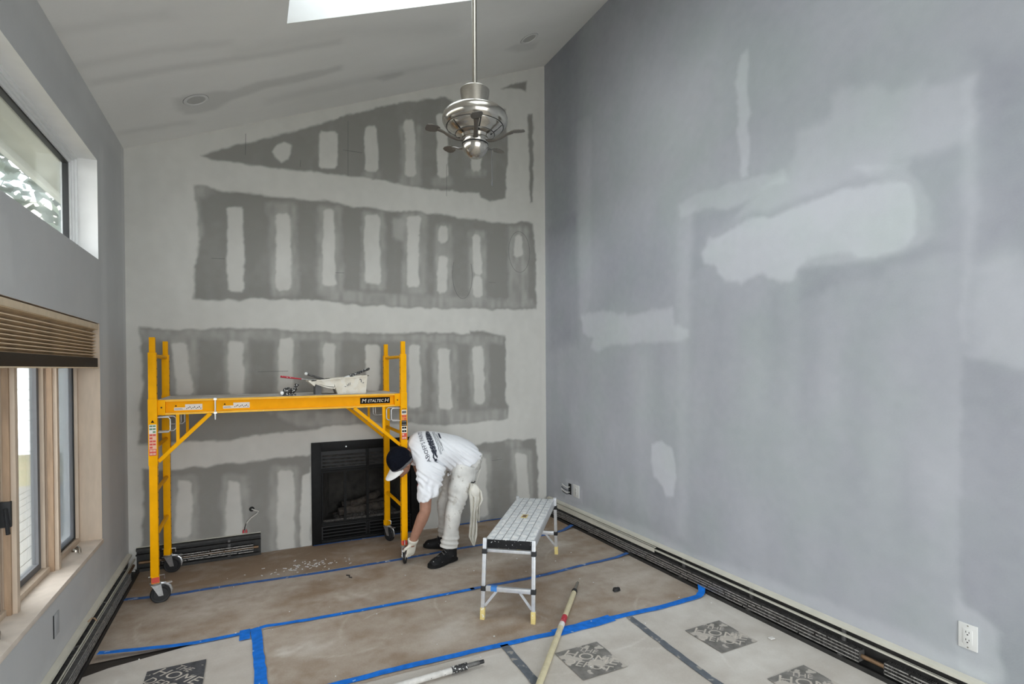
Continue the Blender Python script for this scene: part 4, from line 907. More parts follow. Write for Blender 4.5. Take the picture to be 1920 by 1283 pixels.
# right wall: local x runs towards the viewpoint, local y towards the room
heater('long ivory baseboard heater with exposed fins under the skim coated wall', (XR, -2.1, 0), math.pi/2, 7.3, 0.062, 0.195, cover_from=(5.50, 7.24), fins=((0.1, 3.74), (3.86, 7.2)), pitch=0.0085)
heater('ivory baseboard heater with crushed fins under the window wall', (XL, 5.20, 0), -math.pi/2, 7.30, 0.080, 0.165, fins=((0.3, 5.4),), pitch=0.011)
bk = heater('short dark baseboard heater left of the fireplace with cover removed', (0.06, YB, 0), math.pi, 0.92, 0.065, 0.185, fins=((0.06, 0.75),), pitch=0.011, dark_top=True)
m = MB(); m.path([(XL+0.03,3.92,0.158),(XL+0.045,3.94,0.168),(XL+0.06,3.93,0.170),(XL+0.075,3.90,0.165)], 0.004, 6); tag(m.build('wire_scrap', M['wood_strip']), 'short brown wire scrap lying on the window wall heater', 'scrap')

# ------------------------------------------------------------------ outlets, boxes, wires
def outlet(label, y, z, w=0.075, hgt=0.118, pull=0.006):
    r = thing('wall_outlet', label, 'outlet', (XR, y, z))
    m = MB(); m.box(-pull, -0.0005, -w/2, w/2, -hgt/2, hgt/2); m.build('cover_plate', M['outlet'], r, bevel=0.002)
    m = MB(); m.box(-pull-0.003, -pull+0.001, -0.018, 0.018, -0.034, 0.034); rc = m.build('receptacle', M['outlet'], r, bevel=0.001)
    for zz in (-0.018, 0.018):
        m = MB(); xx = -pull-0.0034
        m.box(xx, xx+0.001, 0.005, 0.0075, zz-0.001, zz+0.008); m.box(xx, xx+0.001, -0.0075, -0.005, zz-0.001, zz+0.007); m.box(xx, xx+0.001, -0.003, 0.003, zz-0.011, zz-0.006)
        m.build('socket_slots', M['black'], rc)
    for zz in (-0.050, 0.050):
        m = MB(); m.lathe([(0.0035, 0), (0.003, 0.0015)], (-pull, 0, zz), 10, (-1, 0, 0)); m.build('screw', M['brushed'], r)
outlet('white duplex wall outlet low on the skim coated wall near the viewpoint', 1.295, 0.378)
outlet('white wall outlet beside the open wire box near the room corner', 4.64, 0.365, 0.11, 0.128)
r = thing('wire_box', 'open wall box with loose black and white wires near the corner', 'wire box', (XR, 4.765, 0.365))
m = MB(); m.box(-0.002, -0.0004, -0.028, 0.028, -0.06, 0.055); m.build('box_opening', M['drywall_hole'], r)
for k, (dy, dz, mt) in enumerate(((0.02, 0.02, 'wire_white'), (0.03, -0.01, 'wire_black'), (0.035, -0.035, 'wire_white'), (0.015, -0.05, 'wire_black'))):
    m = MB(); m.path([(-0.003, 0, dz), (-0.03, 0.015, dz-0.005), (-0.05, 0.03+dy*0.5, dz+0.01), (-0.055, 0.05+dy, dz+0.025)], 0.0045, 7); m.build('wire', M[mt], r, smooth=60)
r = thing('blank_plate', 'grey painted blank wall plate below the window sill', 'wall plate', (XL, 3.475, 0.345))
m = MB(); m.box(0.0, 0.004, -0.038, 0.038, -0.058, 0.058); m.build('plate', M['left'], r, bevel=0.0015)
m = MB(); m.box(0.0, 0.0032, -0.046, -0.039, -0.058, 0.058); m.build('painted_shadow', M['drywall_hole'], r)  # dark strip along one side, painted as the plate's shadow
r = thing('loose_cable', 'loose cable with red wire nuts hanging from a hole in the back wall', 'cable', (-0.01, YB, 0.40))
m = MB(); m.lathe([(0.022, 0), (0.020, 0.002)], (0, -0.0005, 0), 16, (0, -1, 0)); m.build('wall_hole', M['drywall_hole'], r)
m = MB(); m.path([(0,-0.003,0), (0.03,-0.02,-0.012), (0.055,-0.03,-0.02), (0.04,-0.03,-0.04), (-0.005,-0.028,-0.07), (-0.04,-0.025,-0.11), (-0.05,-0.02,-0.15)], 0.005, 8); m.build('cable_sheath', M['wire_white'], r, smooth=60)
m = MB(); m.path([(-0.04,-0.025,-0.11), (-0.055,-0.025,-0.15), (-0.06,-0.02,-0.175)], 0.004, 8); m.build('wire', M['wire_black'], r, smooth=60)
for dx in (-0.068, -0.045): 
    m = MB(); m.lathe([(0.009, 0), (0.008, 0.014), (0.004, 0.028)], (dx, -0.02, -0.198), 10); m.build('wire_nut', M['redhandle'], r, smooth=40)

# ------------------------------------------------------------------ recessed ceiling lights
def can_light(x, y, label):
    z = ceil_z(x); nrm = Vector((-SL, 0, 1)).normalized()
    r = thing('recessed_light', label, 'ceiling light', (x, y, z))
    m = MB(); m.lathe([(0.088, 0.001), (0.088, -0.004), (0.080, -0.007), (0.068, -0.006), (0.064, -0.002), (0.064, 0.001)], (0,0,0), 36, nrm); m.build('trim_ring', M['can'], r, smooth=50)
    m = MB(); m.lathe([(0.064, -0.001), (0.0, -0.0015)], (0,0,0), 36, nrm); m.build('plastered_cover', M['ceil'], r)
    m = MB(); m.lathe([(0.091, -0.0004), (0.0885, -0.0012)], (0,0,0), 36, nrm, cap=False); m.build('gap', M['gasket'], r)
can_light(-0.355, 4.64, 'round recessed ceiling light above the window side of the back wall')
can_light(2.43, 4.555, 'round recessed ceiling light high beside the skim coated wall')

# ------------------------------------------------------------------ pleated shade in the lower window
r = thing('pleated_shade', 'tan pleated window shade drawn up above the casements', 'window shade', (XL-0.04, 2.93, 1.957))
m = MB(); m.box(-0.03, 0.036, -1.485, 1.485, -0.042, -0.006); m.build('head_rail', M['shade_rail'], r, bevel=0.004)
prof = []
zt, zb, n = -0.042, -0.232, 9
for k in range(n+1):
    f = k/n; z = zt+(zb-zt)*(f**0.85)
    prof.append((0.026 if k % 1 == 0 else 0, z))
    if k < n: prof.append((0.002, (z+zt+(zb-zt)*(((k+1)/n)**0.85))/2))
poly = prof + [(-0.02, zb), (-0.02, zt)]
m = MB(); m.ring_loft([[(p[0], -1.470, p[1]) for p in poly], [(p[0], 1.470, p[1]) for p in poly]])
pl = m.build('pleats', M['shade'], r)
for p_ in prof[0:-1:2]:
    m = MB(); m.box(p_[0]-0.003, p_[0]+0.0015, -1.470, 1.470, p_[1]-0.0016, p_[1]+0.0016); m.build('pleat_highlight', M['pleat_highlight'], pl)  # thin pale strips painted as light on each fold edge
m = MB(); m.box(-0.025, 0.034, -1.475, 1.475, -0.292, -0.232); m.build('bottom_rail', M['shade_dark'], r, bevel=0.004)
m = MB(); m.box(-0.026, 0.036, -1.475, 1.475, -0.299, -0.292); m.build('bottom_trim', M['shade_rail'], r)

# ------------------------------------------------------------------ fireplace
r = thing('fireplace', 'black metal insert fireplace with louvred vents in the back wall', 'fireplace', (1.0, YB, 0))
def lx(x): return x-1.0
fx0, fx1, fh = lx(FP[0]), lx(FP[1]), FP[2]
bx0, bx1, bz0, bz1 = lx(FB[0]), lx(FB[1]), FB[2], FB[3]
m = MB(); m.box(fx0, bx0, -0.03, 0.0, 0, fh); m.box(bx1, fx1, -0.03, 0.0, 0, fh); m.box(bx0, bx1, -0.03, 0.0, 0.87, fh); m.box(bx0, bx1, -0.025, 0.0, bz1, 0.705); m.box(bx0, bx1, -0.025, 0.0, 0.165, bz0); m.box(bx0, bx1, -0.03, 0, 0, 0.035)
m.box(-0.012, 0.012, -0.028, 0, 0.705, 0.87); m.box(-0.012, 0.012, -0.028, 0, 0.035, 0.165)
m.build('surround', M['blackmetal'], r, bevel=0.003)
for za, zb in ((0.705, 0.87), (0.035, 0.165)):
    m = MB(); m.box(bx0, bx1, -0.004, -0.001, za, zb); m.build('vent_back', M['black'], r)
for (za, nn) in ((0.725, 4), (0.052, 4)):
    for k in range(nn):
        for (a, b) in ((bx0+0.012, -0.02), (0.02, bx1-0.012)):
            z = za+k*(0.033 if za > 0.5 else 0.030)
            m = MB(); m.obox(((a+b)/2, -0.016, z), ((b-a)/2, 0, 0), (0, 0.010, 0.007), (0, -0.0008, 0.0012)); m.build('louvre_slat', M['louvre'] if za > 0.5 else M['blackmetal'], r)
m = MB(); dd = 0.40
V = [(bx0-0.03,-0.001,bz0-0.03),(bx1+0.03,-0.001,bz0-0.03),(bx1+0.03,-0.001,bz1+0.03),(bx0-0.03,-0.001,bz1+0.03),(bx0,0.001,bz0),(bx1,0.001,bz0),(bx1,0.001,bz1),(bx0,0.001,bz1),(bx0+0.12,dd,bz0),(bx1-0.12,dd,bz0),(bx1-0.12,dd,bz1-0.08),(bx0+0.12,dd,bz1-0.08)]
m.add(V, [(0,1,5,4),(1,2,6,5),(2,3,7,6),(3,0,4,7),(4,5,9,8),(5,6,10,9),(6,7,11,10),(7,4,8,11),(8,9,10,11)]); m.build('firebox', M['soot'], r)
m = MB(); m.box(bx0+0.02, bx1-0.02, 0.01, 0.03, bz0, bz0+0.03); m.build('hearth_strip', M['ash'], r)
m = MB()
for k in range(420):
    x = random.uniform(-0.28, 0.30); y = random.uniform(0.05, 0.3); s_ = random.uniform(0.006, 0.016)
    m.obox((x, y, bz0+0.008+0.03*random.random()*(1-abs(x)*3 if abs(x) < 0.3 else 0)), (s_, s_*0.3, 0), (-s_*0.3, s_, s_*0.2), (0, 0, s_*0.7))
q = m.build('embers', M['ash'], r); q['kind'] = 'stuff'
for (p0, p1, ra) in (((-0.25, 0.14, bz0+0.06), (0.22, 0.18, bz0+0.07), 0.045), ((-0.2, 0.27, bz0+0.08), (0.28, 0.25, bz0+0.09), 0.05), ((-0.12, 0.12, bz0+0.13), (0.16, 0.26, bz0+0.17), 0.036)):
    p0, p1 = Vector(p0), Vector(p1); pts = [p0.lerp(p1, t/5)+Vector((0, random.uniform(-0.01, 0.01), random.uniform(-0.008, 0.008))) for t in range(6)]
    m = MB(); m.path(pts, [ra*random.uniform(0.85, 1.1) for _ in pts], 10); m.build('log', M['log'], r, smooth=50)
for k in range(4):
    xa = bx0+0.004+k*(bx1-bx0-0.008)/4; xb = xa+(bx1-bx0-0.008)/4
    m = MB()
    for (a, b, c, d) in ((xa, xa+0.012, bz0, bz1), (xb-0.012, xb, bz0, bz1), (xa+0.012, xb-0.012, bz0, bz0+0.012), (xa+0.012, xb-0.012, bz1-0.02, bz1)): m.box(a, b, -0.012, 0.0, c, d)
    dq = m.build('glass_door', M['blackmetal'], r)
    m = MB(); m.box(xa+0.012, xb-0.012, -0.006, -0.003, bz0+0.012, bz1-0.02); m.build('pane', M['smoked'], dq)
m = MB(); m.lathe([(0.008, 0), (0.006, 0.006)], (-0.20, -0.03, 0.905), 10, (0,-1,0)); m.build('screw', M['steel'], r)

# ------------------------------------------------------------------ ceiling fan (blades taken off)
FX, FY, FZ = 1.03, 2.52, 2.905
r = thing('ceiling_fan', 'nickel ceiling fan without blades on a long downrod', 'ceiling fan', (FX, FY, FZ))
zc = ceil_z(FX)-FZ
m = MB(); m.tube((0,0,0.14), (0,0,zc-0.03), 0.0125, 20); m.build('downrod', M['brushed'], r, smooth=40)
m = MB(); m.lathe([(0.03, zc-0.10), (0.06, zc-0.08), (0.075, zc-0.02), (0.078, zc+0.03)], n=32); m.build('canopy', M['brushed'], r, smooth=50)
m = MB(); m.lathe([(0.020, 0.050), (0.060, 0.052), (0.064, 0.075), (0.072, 0.125), (0.074, 0.146), (0.068, 0.152), (0.02, 0.148)], n=40); m.build('coupling_cover', M['brushed'], r, smooth=40)
m = MB(); m.lathe([(0.05, 0.056), (0.10, 0.052), (0.120, 0.046), (0.122, 0.043), (0.145, 0.036), (0.159, 0.022), (0.165, 0.004), (0.164, -0.014), (0.156, -0.030), (0.146, -0.038), (0.143, -0.038), (0.141, -0.044), (0.120, -0.060), (0.100, -0.072), (0.097, -0.078), (0.076, -0.086), (0.070, -0.098), (0.02, -0.099)], n=56)
hs_ = m.build('motor_housing', M['chrome'], r, smooth=35)
for a in range(0, 360, 60):
    t = math.radians(a+20); c_, s_ = math.cos(t), math.sin(t)
    m = MB(); m.bar((c_*0.140, s_*0.140, -0.043), (c_*0.082, s_*0.082, -0.085), 0.006, 0.004); m.build('vent_slot', M['black'], hs_)
for (ra, za) in ((0.1445, -0.0375), (0.0985, -0.0745)):
    m = MB(); m.lathe([(ra, za), (ra+0.0015, za-0.001), (ra+0.001, za-0.0035), (ra-0.001, za-0.003)], n=56, cap=False); m.build('groove', M['black'], hs_)
m = MB(); m.lathe([(0.02, -0.095), (0.066, -0.097), (0.067, -0.120), (0.064, -0.124), (0.02, -0.125)], n=40); m.build('hub', M['chrome'], r, smooth=40)
m = MB(); m.lathe([(0.062, -0.123), (0.0665, -0.124), (0.0665, -0.128), (0.062, -0.129)], n=40); m.build('hub_gasket', M['black'], r)
m = MB(); m.lathe([(0.06, -0.128), (0.065, -0.130), (0.064, -0.150), (0.058, -0.160), (0.056, -0.164), (0.050, -0.172), (0.034, -0.188), (0.016, -0.194), (0.0, -0.195)], n=40); m.build('switch_housing', M['chrome'], r, smooth=40)
az0 = math.atan2(-FY, -FX)
for k in range(5):
    a = az0+math.radians(72*k+2); d = Vector((math.cos(a), math.sin(a), 0)); s_ = Vector((-d.y, d.x, 0)); up = Vector((0,0,1))
    m = MB(); pts = [d*0.060+up*-0.112, d*0.095+up*-0.116, d*0.130+up*-0.108, d*0.165+up*-0.090, d*0.195+up*-0.082]
    m.path(pts, [0.015, 0.012, 0.011, 0.011, 0.014], 10, flat=0.45)
    ring = []
    for (rr, ww) in ((0.185, 0.012), (0.205, 0.026), (0.230, 0.030), (0.250, 0.024), (0.256, 0.010)):
        c_ = d*rr+up*-0.080; tl = s_*0.98+up*0.18
        ring.append([c_-tl*ww-up*0.002, c_+tl*ww-up*0.002, c_+tl*ww+up*0.002, c_-tl*ww+up*0.002])
    m.ring_loft(ring); m.build('blade_arm', M['arm'], r, smooth=45)
sd = Vector((0.898, -0.439, 0))
m = MB(); m.path([sd*0.062+Vector((0,0,-0.14)), sd*0.082+Vector((0,0,-0.15)), sd*0.084+Vector((0,0,-0.20)), sd*0.085+Vector((0,0,-0.315))], 0.0016, 6); m.lathe([(0.001, -0.335), (0.004, -0.33), (0.003, -0.315)], sd*0.085, 8); m.build('pull_chain', M['gasket'], r)

# ------------------------------------------------------------------ rolling scaffold
SXL, SXR, SYF, SYB = -0.622, 1.150, 4.455, 5.090
S0 = Vector(((SXL+SXR)/2, (SYF+SYB)/2, 0))
sc = thing('scaffold', 'yellow rolling baker scaffold in front of the fireplace', 'scaffold', S0)
def SB(m, name, mt, parent=None, **k): return m.build(name, mt, parent or sc, off=S0, **k)
posts = {}
for px, py in ((SXL, SYF), (SXR, SYF), (SXL, SYB), (SXR, SYB)):
    m = MB(); h_ = 0.0245; m.box(px-h_, px+h_, py-h_, py+h_, 0.195, 1.765); p = SB(m, 'post', M['yellow'], bevel=0.003); posts[(px, py)] = p
    m = MB(); m.box(px-0.018, px+0.018, py-0.018, py+0.018, 1.765, 1.872); SB(m, 'coupling_stub', M['yellow'], p, bevel=0.004)
    m = MB(); m.box(px-0.0275, px+0.0275, py-0.0275, py+0.0275, 0.975, 1.44); SB(m, 'sleeve', M['yellow'], p, bevel=0.003)
    m = MB()
    for k in range(26):
        z = 0.26+k*0.058
        if z > 1.74: break
        xx = px-h_-0.0006 if px > 0 else px+h_+0.0006
        if 0.97 < z < 1.45: continue
        m.lathe([(0.006, 0), (0.0055, 0.0008)], (xx, py, z), 8, (-1 if px > 0 else 1, 0, 0))
    q = SB(m, 'pin_holes', M['black'], p); q['kind'] = 'stuff'
for px in (SXL, SXR):
    for z in (0.465, 0.780, 1.090, 1.400, 1.742):
        m = MB(); m.tube((px, SYF+0.02, z), (px, SYB-0.02, z), 0.014, 12); SB(m, 'rung', M['yellow'], smooth=40)
RZ0, RZ1 = 1.325, 1.432
for sy, py in ((-1, SYF+0.034), (1, SYB-0.034)):
    m = MB(); yo = py+sy*0.038
    m.box(SXL+0.05, SXR-0.05, py-0.002, py+0.002, RZ0, RZ1)
    ya, yb = min(py, yo), max(py, yo)
    rail = SB(m, 'side_rail', M['yellow'])
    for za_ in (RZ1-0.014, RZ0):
        m = MB(); m.box(SXL+0.05, SXR-0.05, ya, yb, za_, za_+0.014); SB(m, 'flange', M['yellow_lit_dusty'], rail)  # paler flanges stand in for light on the rail edges
    for xe in (SXL+0.027, SXR-0.073):
        m = MB(); m.box(xe, xe+0.046, min(py, yo)-0.002, max(py, yo)+0.002, RZ0, RZ1); e_ = SB(m, 'rail_end', M['yellow'], bevel=0.003)
        m = MB(); m.lathe([(0.006, 0), (0.005, 0.001)], (xe+0.023, yo+sy*0.002, 1.378), 10, (0, sy, 0)); SB(m, 'bolt_hole', M['black'], e_)
    if sy < 0: front_rail = rail
    # diagonal braces with short struts
    for xa, xb, xs_ in ((SXL+0.03, -0.27, -0.475), (SXR-0.03, 0.745, 0.985)):
        za = 1.00
        m = MB(); m.bar((xa, yo-sy*0.006, za), (xb, yo-sy*0.006, RZ0), 0.026, 0.030, up=(0, 1, 0)); SB(m, 'diagonal_brace', M['yellow'], bevel=0.002)
        zi = za+(RZ0-za)*(xs_-xa)/(xb-xa)
        m = MB(); m.bar((xs_, yo-sy*0.006, zi), (xs_, yo-sy*0.006, RZ0), 0.020, 0.018, up=(0,1,0)); SB(m, 'strut', M['yellow'])
        # locking handles, one wire loop on each post
    for px, s_ in ((SXL, 1), (SXR, -1)):
        for (ln, yy, zt) in ((0.105, py-sy*0.010, RZ0-0.012), (0.075, yo, RZ0-0.016)):
            m = MB(); xa = px+s_*0.027; m.path([(xa, yy, zt), (xa+s_*ln*0.85, yy, zt), (xa+s_*ln, yy, zt-0.015), (xa+s_*ln, yy, zt-0.09), (xa+s_*ln*0.85, yy, zt-0.105), (xa, yy, zt-0.105)], 0.005, 8)
            SB(m, 'locking_pin', M['steel'], smooth=60)
m = MB(); m.box(SXL+0.03, SXR-0.03, SYF+0.034, SYB-0.034, RZ1-0.016, RZ1+0.002); SB(m, 'deck', M['deck'])
for x in (-0.2, 0.26, 0.72):
    m = MB(); m.box(x-0.02, x+0.02, SYF+0.037, SYB-0.037, RZ0+0.02, RZ1-0.016); SB(m, 'cross_bearer', M['yellow'])
m = MB(); m.tube((-0.240, SYF-0.006, 1.278), (-0.240, SYF-0.006, 1.438), 0.0055, 8); m.box(-0.250, -0.230, SYF-0.014, SYF+0.004, RZ0-0.003, RZ0+0.010); m.box(-0.250, -0.230, SYF-0.014, SYF+0.004, RZ1-0.010, RZ1+0.003); SB(m, 'snap_pin', M['steel'], smooth=40)
# rail labels
def flat(x0, x1, z0, z1, y, mt, name='sticker', parent=None):
    m = MB(); m.box(x0, x1, y-0.0008, y, z0, z1); return SB(m, name, M[mt], parent)
yw = SYF+0.0318
FRX, FRZ = Vector((1,0,0)), Vector((0,0,1))
lb = flat(0.800, 1.045, 1.352, 1.404, yw, 'label_black', 'maker_label', front_rail)
def rail_text(body, size, x, z, mt, par, sx=1.0, shear=0.2, sp=1.0): return lettering('lettering', body, size, M[mt], frame_matrix((x, yw-0.0014, z), FRX, FRZ), par, off=S0, sx=sx, shear=shear, spacing=sp)
rail_text('M', 0.044, 0.832, 1.376, 'print_white', front_rail, 1.1); rail_text('ETALTEC', 0.034, 0.927, 1.3745, 'print_white', front_rail, 0.94); rail_text('H', 0.044, 1.018, 1.376, 'print_white', front_rail, 1.1)
for (a, b, zt) in ((-0.500, -0.325, 0.0), (-0.192, -0.015, 0.002)):
    flat(a, b, 1.352+zt, 1.372+zt, yw, 'label_white', 'sticker', front_rail); flat(a+0.068, b, 1.372+zt, 1.394+zt, yw, 'label_white', 'sticker', front_rail)
    m = MB(); m.prism([(a+0.004, 1.380+zt), (a+0.018, 1.380+zt), (a+0.011, 1.392+zt)], yw-0.0012, yw, 'y'); SB(m, 'warning_mark', M['label_black'], front_rail)
    m = MB()
    for q in range(10): m.box(a+0.075+q*0.0098, a+0.080+q*0.0098, yw-0.0012, yw, 1.360+zt+0.004*(q % 3), 1.366+zt+0.006*(q % 3))
    m.box(a+0.003, a+0.055, yw-0.0012, yw, 1.3585+zt, 1.3605+zt); m.box(a+0.003, a+0.048, yw-0.0012, yw, 1.364+zt, 1.366+zt)
    SB(m, 'sticker_print', M['label_black'], front_rail)
# stickers on the front posts
def post_sticker(px, z0, z1, mt, y, rows=0, cols=3, ink='label_black'):
    p = posts[(px, SYF)]; m = MB(); m.box(px-0.0215, px+0.0215, y-0.0008, y, z0, z1); SB(m, 'sticker', M[mt], p)
    if rows:
        m = MB(); hh = (z1-z0)/rows; ww = 0.038/cols
        for i in range(rows):
            for j in range(cols):
                if random.random() < 0.85: m.box(px-0.019+j*ww+0.001, px-0.019+(j+1)*ww-0.0015, y-0.0014, y-0.0006, z0+i*hh+hh*0.25, z0+i*hh+hh*0.8)
        SB(m, 'sticker_print', M[ink], p)
ys_ = SYF-0.0276
post_sticker(SXL, 1.262, 1.298, 'yellow', ys_); 
m = MB(); m.prism([(SXL-0.011, 1.276), (SXL+0.011, 1.276), (SXL, 1.294)], ys_-0.002, ys_, 'y'); SB(m, 'warning_mark', M['label_black'], posts[(SXL, SYF)])
post_sticker(SXL, 1.200, 1.262, 'label_white', ys_, 3, 2, 'label_green'); post_sticker(SXL, 1.092, 1.200, 'label_pink', ys_, 5, 2, 'label_red'); post_sticker(SXL, 1.046, 1.092, 'label_red', ys_, 2, 2, 'label_pink')
post_sticker(SXR, 1.296, 1.308, 'yellow', ys_, 1, 5); post_sticker(SXR, 1.255, 1.294, 'label_white', ys_, 1, 1, 'fin'); post_sticker(SXR, 1.205, 1.253, 'label_orange', ys_, 2, 2, 'label_red'); post_sticker(SXR, 1.160, 1.205, 'label_black', ys_, 2, 2, 'gasket'); post_sticker(SXR, 1.100, 1.158, 'label_white', ys_, 2, 2); post_sticker(SXR, 1.045, 1.098, 'label_red', ys_, 2, 2, 'label_pink')
# casters
def caster(px, py, ang, front=True):
    c = bpy.data.objects.new('caster', None); link(c, sc); c.location = (px-S0.x, py-S0.y, 0); c.rotation_euler = (0, 0, ang)
    R_ = 0.0635; off_ = 0.030       # the wheel trails along local x, its axle lies along local y
    m = MB(); m.box(-0.024, 0.024, -0.024, 0.024, 0.150, 0.197); m.build('socket', M['yellow'], c, bevel=0.002)
    if front: m = MB(); m.box(-0.0225, 0.0225, -0.0248, -0.0242, 0.154, 0.192); m.box(-0.0225, 0.0225, 0.0242, 0.0248, 0.154, 0.192); m.box(0.0242, 0.0248, -0.0225, 0.0225, 0.154, 0.192); m.box(-0.0248, -0.0242, -0.0225, 0.0225, 0.154, 0.192); m.build('sticker', M['label_red'], c)
    m = MB(); m.lathe([(0.032, 0.138), (0.034, 0.142), (0.034, 0.148), (0.028, 0.151)], n=20); m.build('swivel_plate', M['steel'], c, smooth=40)
    m = MB()
    for s_ in (-1, 1):
        yv = s_*0.021; m.ring_loft([[(-0.026, yv-0.0015, 0.140), (0.032, yv-0.0015, 0.140), (0.046, yv-0.0015, 0.055), (0.018, yv-0.0015, 0.055)], [(-0.026, yv+0.0015, 0.140), (0.032, yv+0.0015, 0.140), (0.046, yv+0.0015, 0.055), (0.018, yv+0.0015, 0.055)]])
    m.box(-0.026, 0.034, -0.0225, 0.0225, 0.133, 0.140); m.build('fork', M['steel'], c)
    m = MB(); m.lathe([(0.016, -0.017), (0.044, -0.017), (0.046, -0.012), (0.056, -0.014), (0.0620, -0.010), (R_, 0), (0.0620, 0.010), (0.056, 0.014), (0.046, 0.012), (0.044, 0.017), (0.016, 0.017)], (off_, 0, R_), 36, (0,1,0)); m.build('wheel', M['black'], c, smooth=35)
    m = MB(); m.lathe([(0.009, -0.026), (0.009, 0.026)], (off_, 0, R_), 12, (0,1,0)); m.build('axle', M['steel'], c, smooth=40)
    m = MB(); m.path([(0.01, 0, 0.140), (0.06, 0, 0.132), (0.086, 0, 0.110), (0.096, 0, 0.080), (0.090, 0, 0.050)], [0.010, 0.011, 0.010, 0.010, 0.006], 8, flat=0.35, up=(0,1,0)); m.box(0.05, 0.10, -0.014, 0.014, 0.132, 0.138); m.build('brake_lever', M['steel'], c, smooth=40)
    m = MB(); m.path([(-0.04, 0, 0.195), (0.055, 0, 0.195), (0.055, 0, 0.165)], 0.004, 7); m.build('spring_pin', M['steel'], c, smooth=50)
caster(SXL, SYF, math.radians(12)); caster(SXL, SYB, math.radians(-8), False); caster(SXR, SYB, math.radians(-62), False); caster(SXR, SYF, math.radians(-100))

# ------------------------------------------------------------------ things on the scaffold deck
DZ = RZ1+0.0025
r = thing('roller_tray', 'plaster caked deep roller tray on the scaffold deck', 'tray', (0.66, 4.66, DZ))
wl, wr, wf, wb = -0.04, 0.215, -0.105, 0.125          # deep well
m = MB(); rim_z = 0.150
def shell(outer_b, outer_t, inner_t, inner_b):
    rings = [outer_b, outer_t, inner_t, inner_b]; m.ring_loft(rings)
ob = [(wl+0.015, wf+0.012, 0.0), (wr-0.012, wf+0.012, 0.0), (wr-0.012, wb-0.012, 0.0), (wl+0.015, wb-0.012, 0.0)]
ot = [(wl-0.025, wf, rim_z-0.03), (wr, wf, rim_z), (wr, wb, rim_z), (wl-0.025, wb, rim_z-0.03)]
it = [(wl-0.018, wf+0.006, rim_z-0.03), (wr-0.006, wf+0.006, rim_z), (wr-0.006, wb-0.006, rim_z), (wl-0.018, wb-0.006, rim_z-0.03)]
ib = [(wl+0.022, wf+0.02, 0.008), (wr-0.02, wf+0.02, 0.008), (wr-0.02, wb-0.02, 0.008), (wl+0.022, wb-0.02, 0.008)]
shell(ob, ot, it, ib); m.build('well', M['pail'], r, bevel=0.004)
m = MB(); k1 = [(-0.215, wf, 0.098), (-0.215, wb, 0.098)]
rings = []
for (x, zt, th) in ((-0.225, 0.100, 0.006), (-0.16, 0.082, 0.010), (-0.10, 0.066, 0.014), (-0.045, 0.060, 0.016)): rings.append([(x, wf, zt), (x, wb, zt), (x, wb, zt-th), (x, wf, zt-th)])
m.ring_loft(rings); m.build('ramp', M['pail'], r, smooth=30)
m = MB()
for yv in (wf, wb-0.006): m.ring_loft([[(-0.225, yv, 0.112), (-0.06, yv, 0.132), (-0.05, yv, 0.055), (-0.10, yv, 0.062), (-0.17, yv, 0.082)], [(-0.225, yv+0.006, 0.112), (-0.06, yv+0.006, 0.132), (-0.05, yv+0.006, 0.055), (-0.10, yv+0.006, 0.062), (-0.17, yv+0.006, 0.082)]])
m.build('ramp_side', M['pail'], r)
m = MB()
for (a, b, z0_, z1_) in ((wf-0.012, wf+0.006, 0, 0), (wb-0.006, wb+0.012, 0, 0)):
    m.ring_loft([[(-0.23, a, 0.108), (-0.23, b, 0.108), (-0.23, b, 0.116), (-0.23, a, 0.116)], [(wr+0.01, a, rim_z-0.004), (wr+0.01, b, rim_z-0.004), (wr+0.01, b, rim_z+0.004), (wr+0.01, a, rim_z+0.004)]])
m.box(wr-0.004, wr+0.012, wf-0.012, wb+0.012, rim_z-0.006, rim_z+0.004)
m.ring_loft([[(-0.250, wf-0.012, 0.106), (-0.250, wb+0.012, 0.106), (-0.250, wb+0.012, 0.116), (-0.250, wf-0.012, 0.116)], [(-0.205, wf-0.012, 0.068), (-0.205, wb+0.012, 0.068), (-0.190, wb+0.012, 0.118), (-0.190, wf-0.012, 0.118)]])
m.build('rim', M['pail'], r)
m = MB(); m.box(-0.195, -0.150, wf+0.03, wb-0.03, 0.0, 0.080); m.build('leg', M['gasket'], r)
m = MB()
for (x, z, w_, h2) in ((0.03, 0.060, 0.010, 0.004), (0.048, 0.066, 0.004, 0.014), (0.060, 0.070, 0.004, 0.018), (0.072, 0.074, 0.003, 0.020), (0.150, 0.115, 0.012, 0.008), (0.160, 0.095, 0.006, 0.022), (0.175, 0.088, 0.010, 0.006)): m.box(x, x+w_, wf+0.0005, wf+0.008, z, z+h2)
m.build('paint_marks', M['gasket'], r)
# putty knife, roller stick, brush, swivel head
a, b = Vector((0.205, 4.60, DZ+0.150)), Vector((0.360, 4.60, DZ+0.128)); c = Vector((0.475, 4.615, DZ+0.117))
r = thing('putty_knife', 'red handled putty knife resting on the tray rim', 'putty knife', a)
m = MB(); m.path([a, a.lerp(b, .3), a.lerp(b, .65), b], [0.014, 0.015, 0.012, 0.009], 10, flat=0.6); m.build('handle', M['redhandle'], r, off=a, smooth=50)
m = MB(); m.path([b, b.lerp(c, .4), c], [0.006, 0.0035, 0.003], 8); m.build('shank', M['steel'], r, off=a, smooth=50)
m = MB(); d = (c-b).normalized(); m.obox(c+d*0.05, d*0.05, Vector((0, 0.045, 0)), Vector((0, 0, 0.0008))); m.build('blade', M['steel'], r, off=a)
a, b = Vector((0.395, 4.585, DZ+0.170)), Vector((0.545, 4.625, DZ+0.116))
r = thing('stir_stick', 'pale round stick with white knob leaning on the tray', 'stick', b)
m = MB(); m.path([a, b], [0.009, 0.010], 10); m.build('shaft', M['fin'], r, off=b, smooth=50)
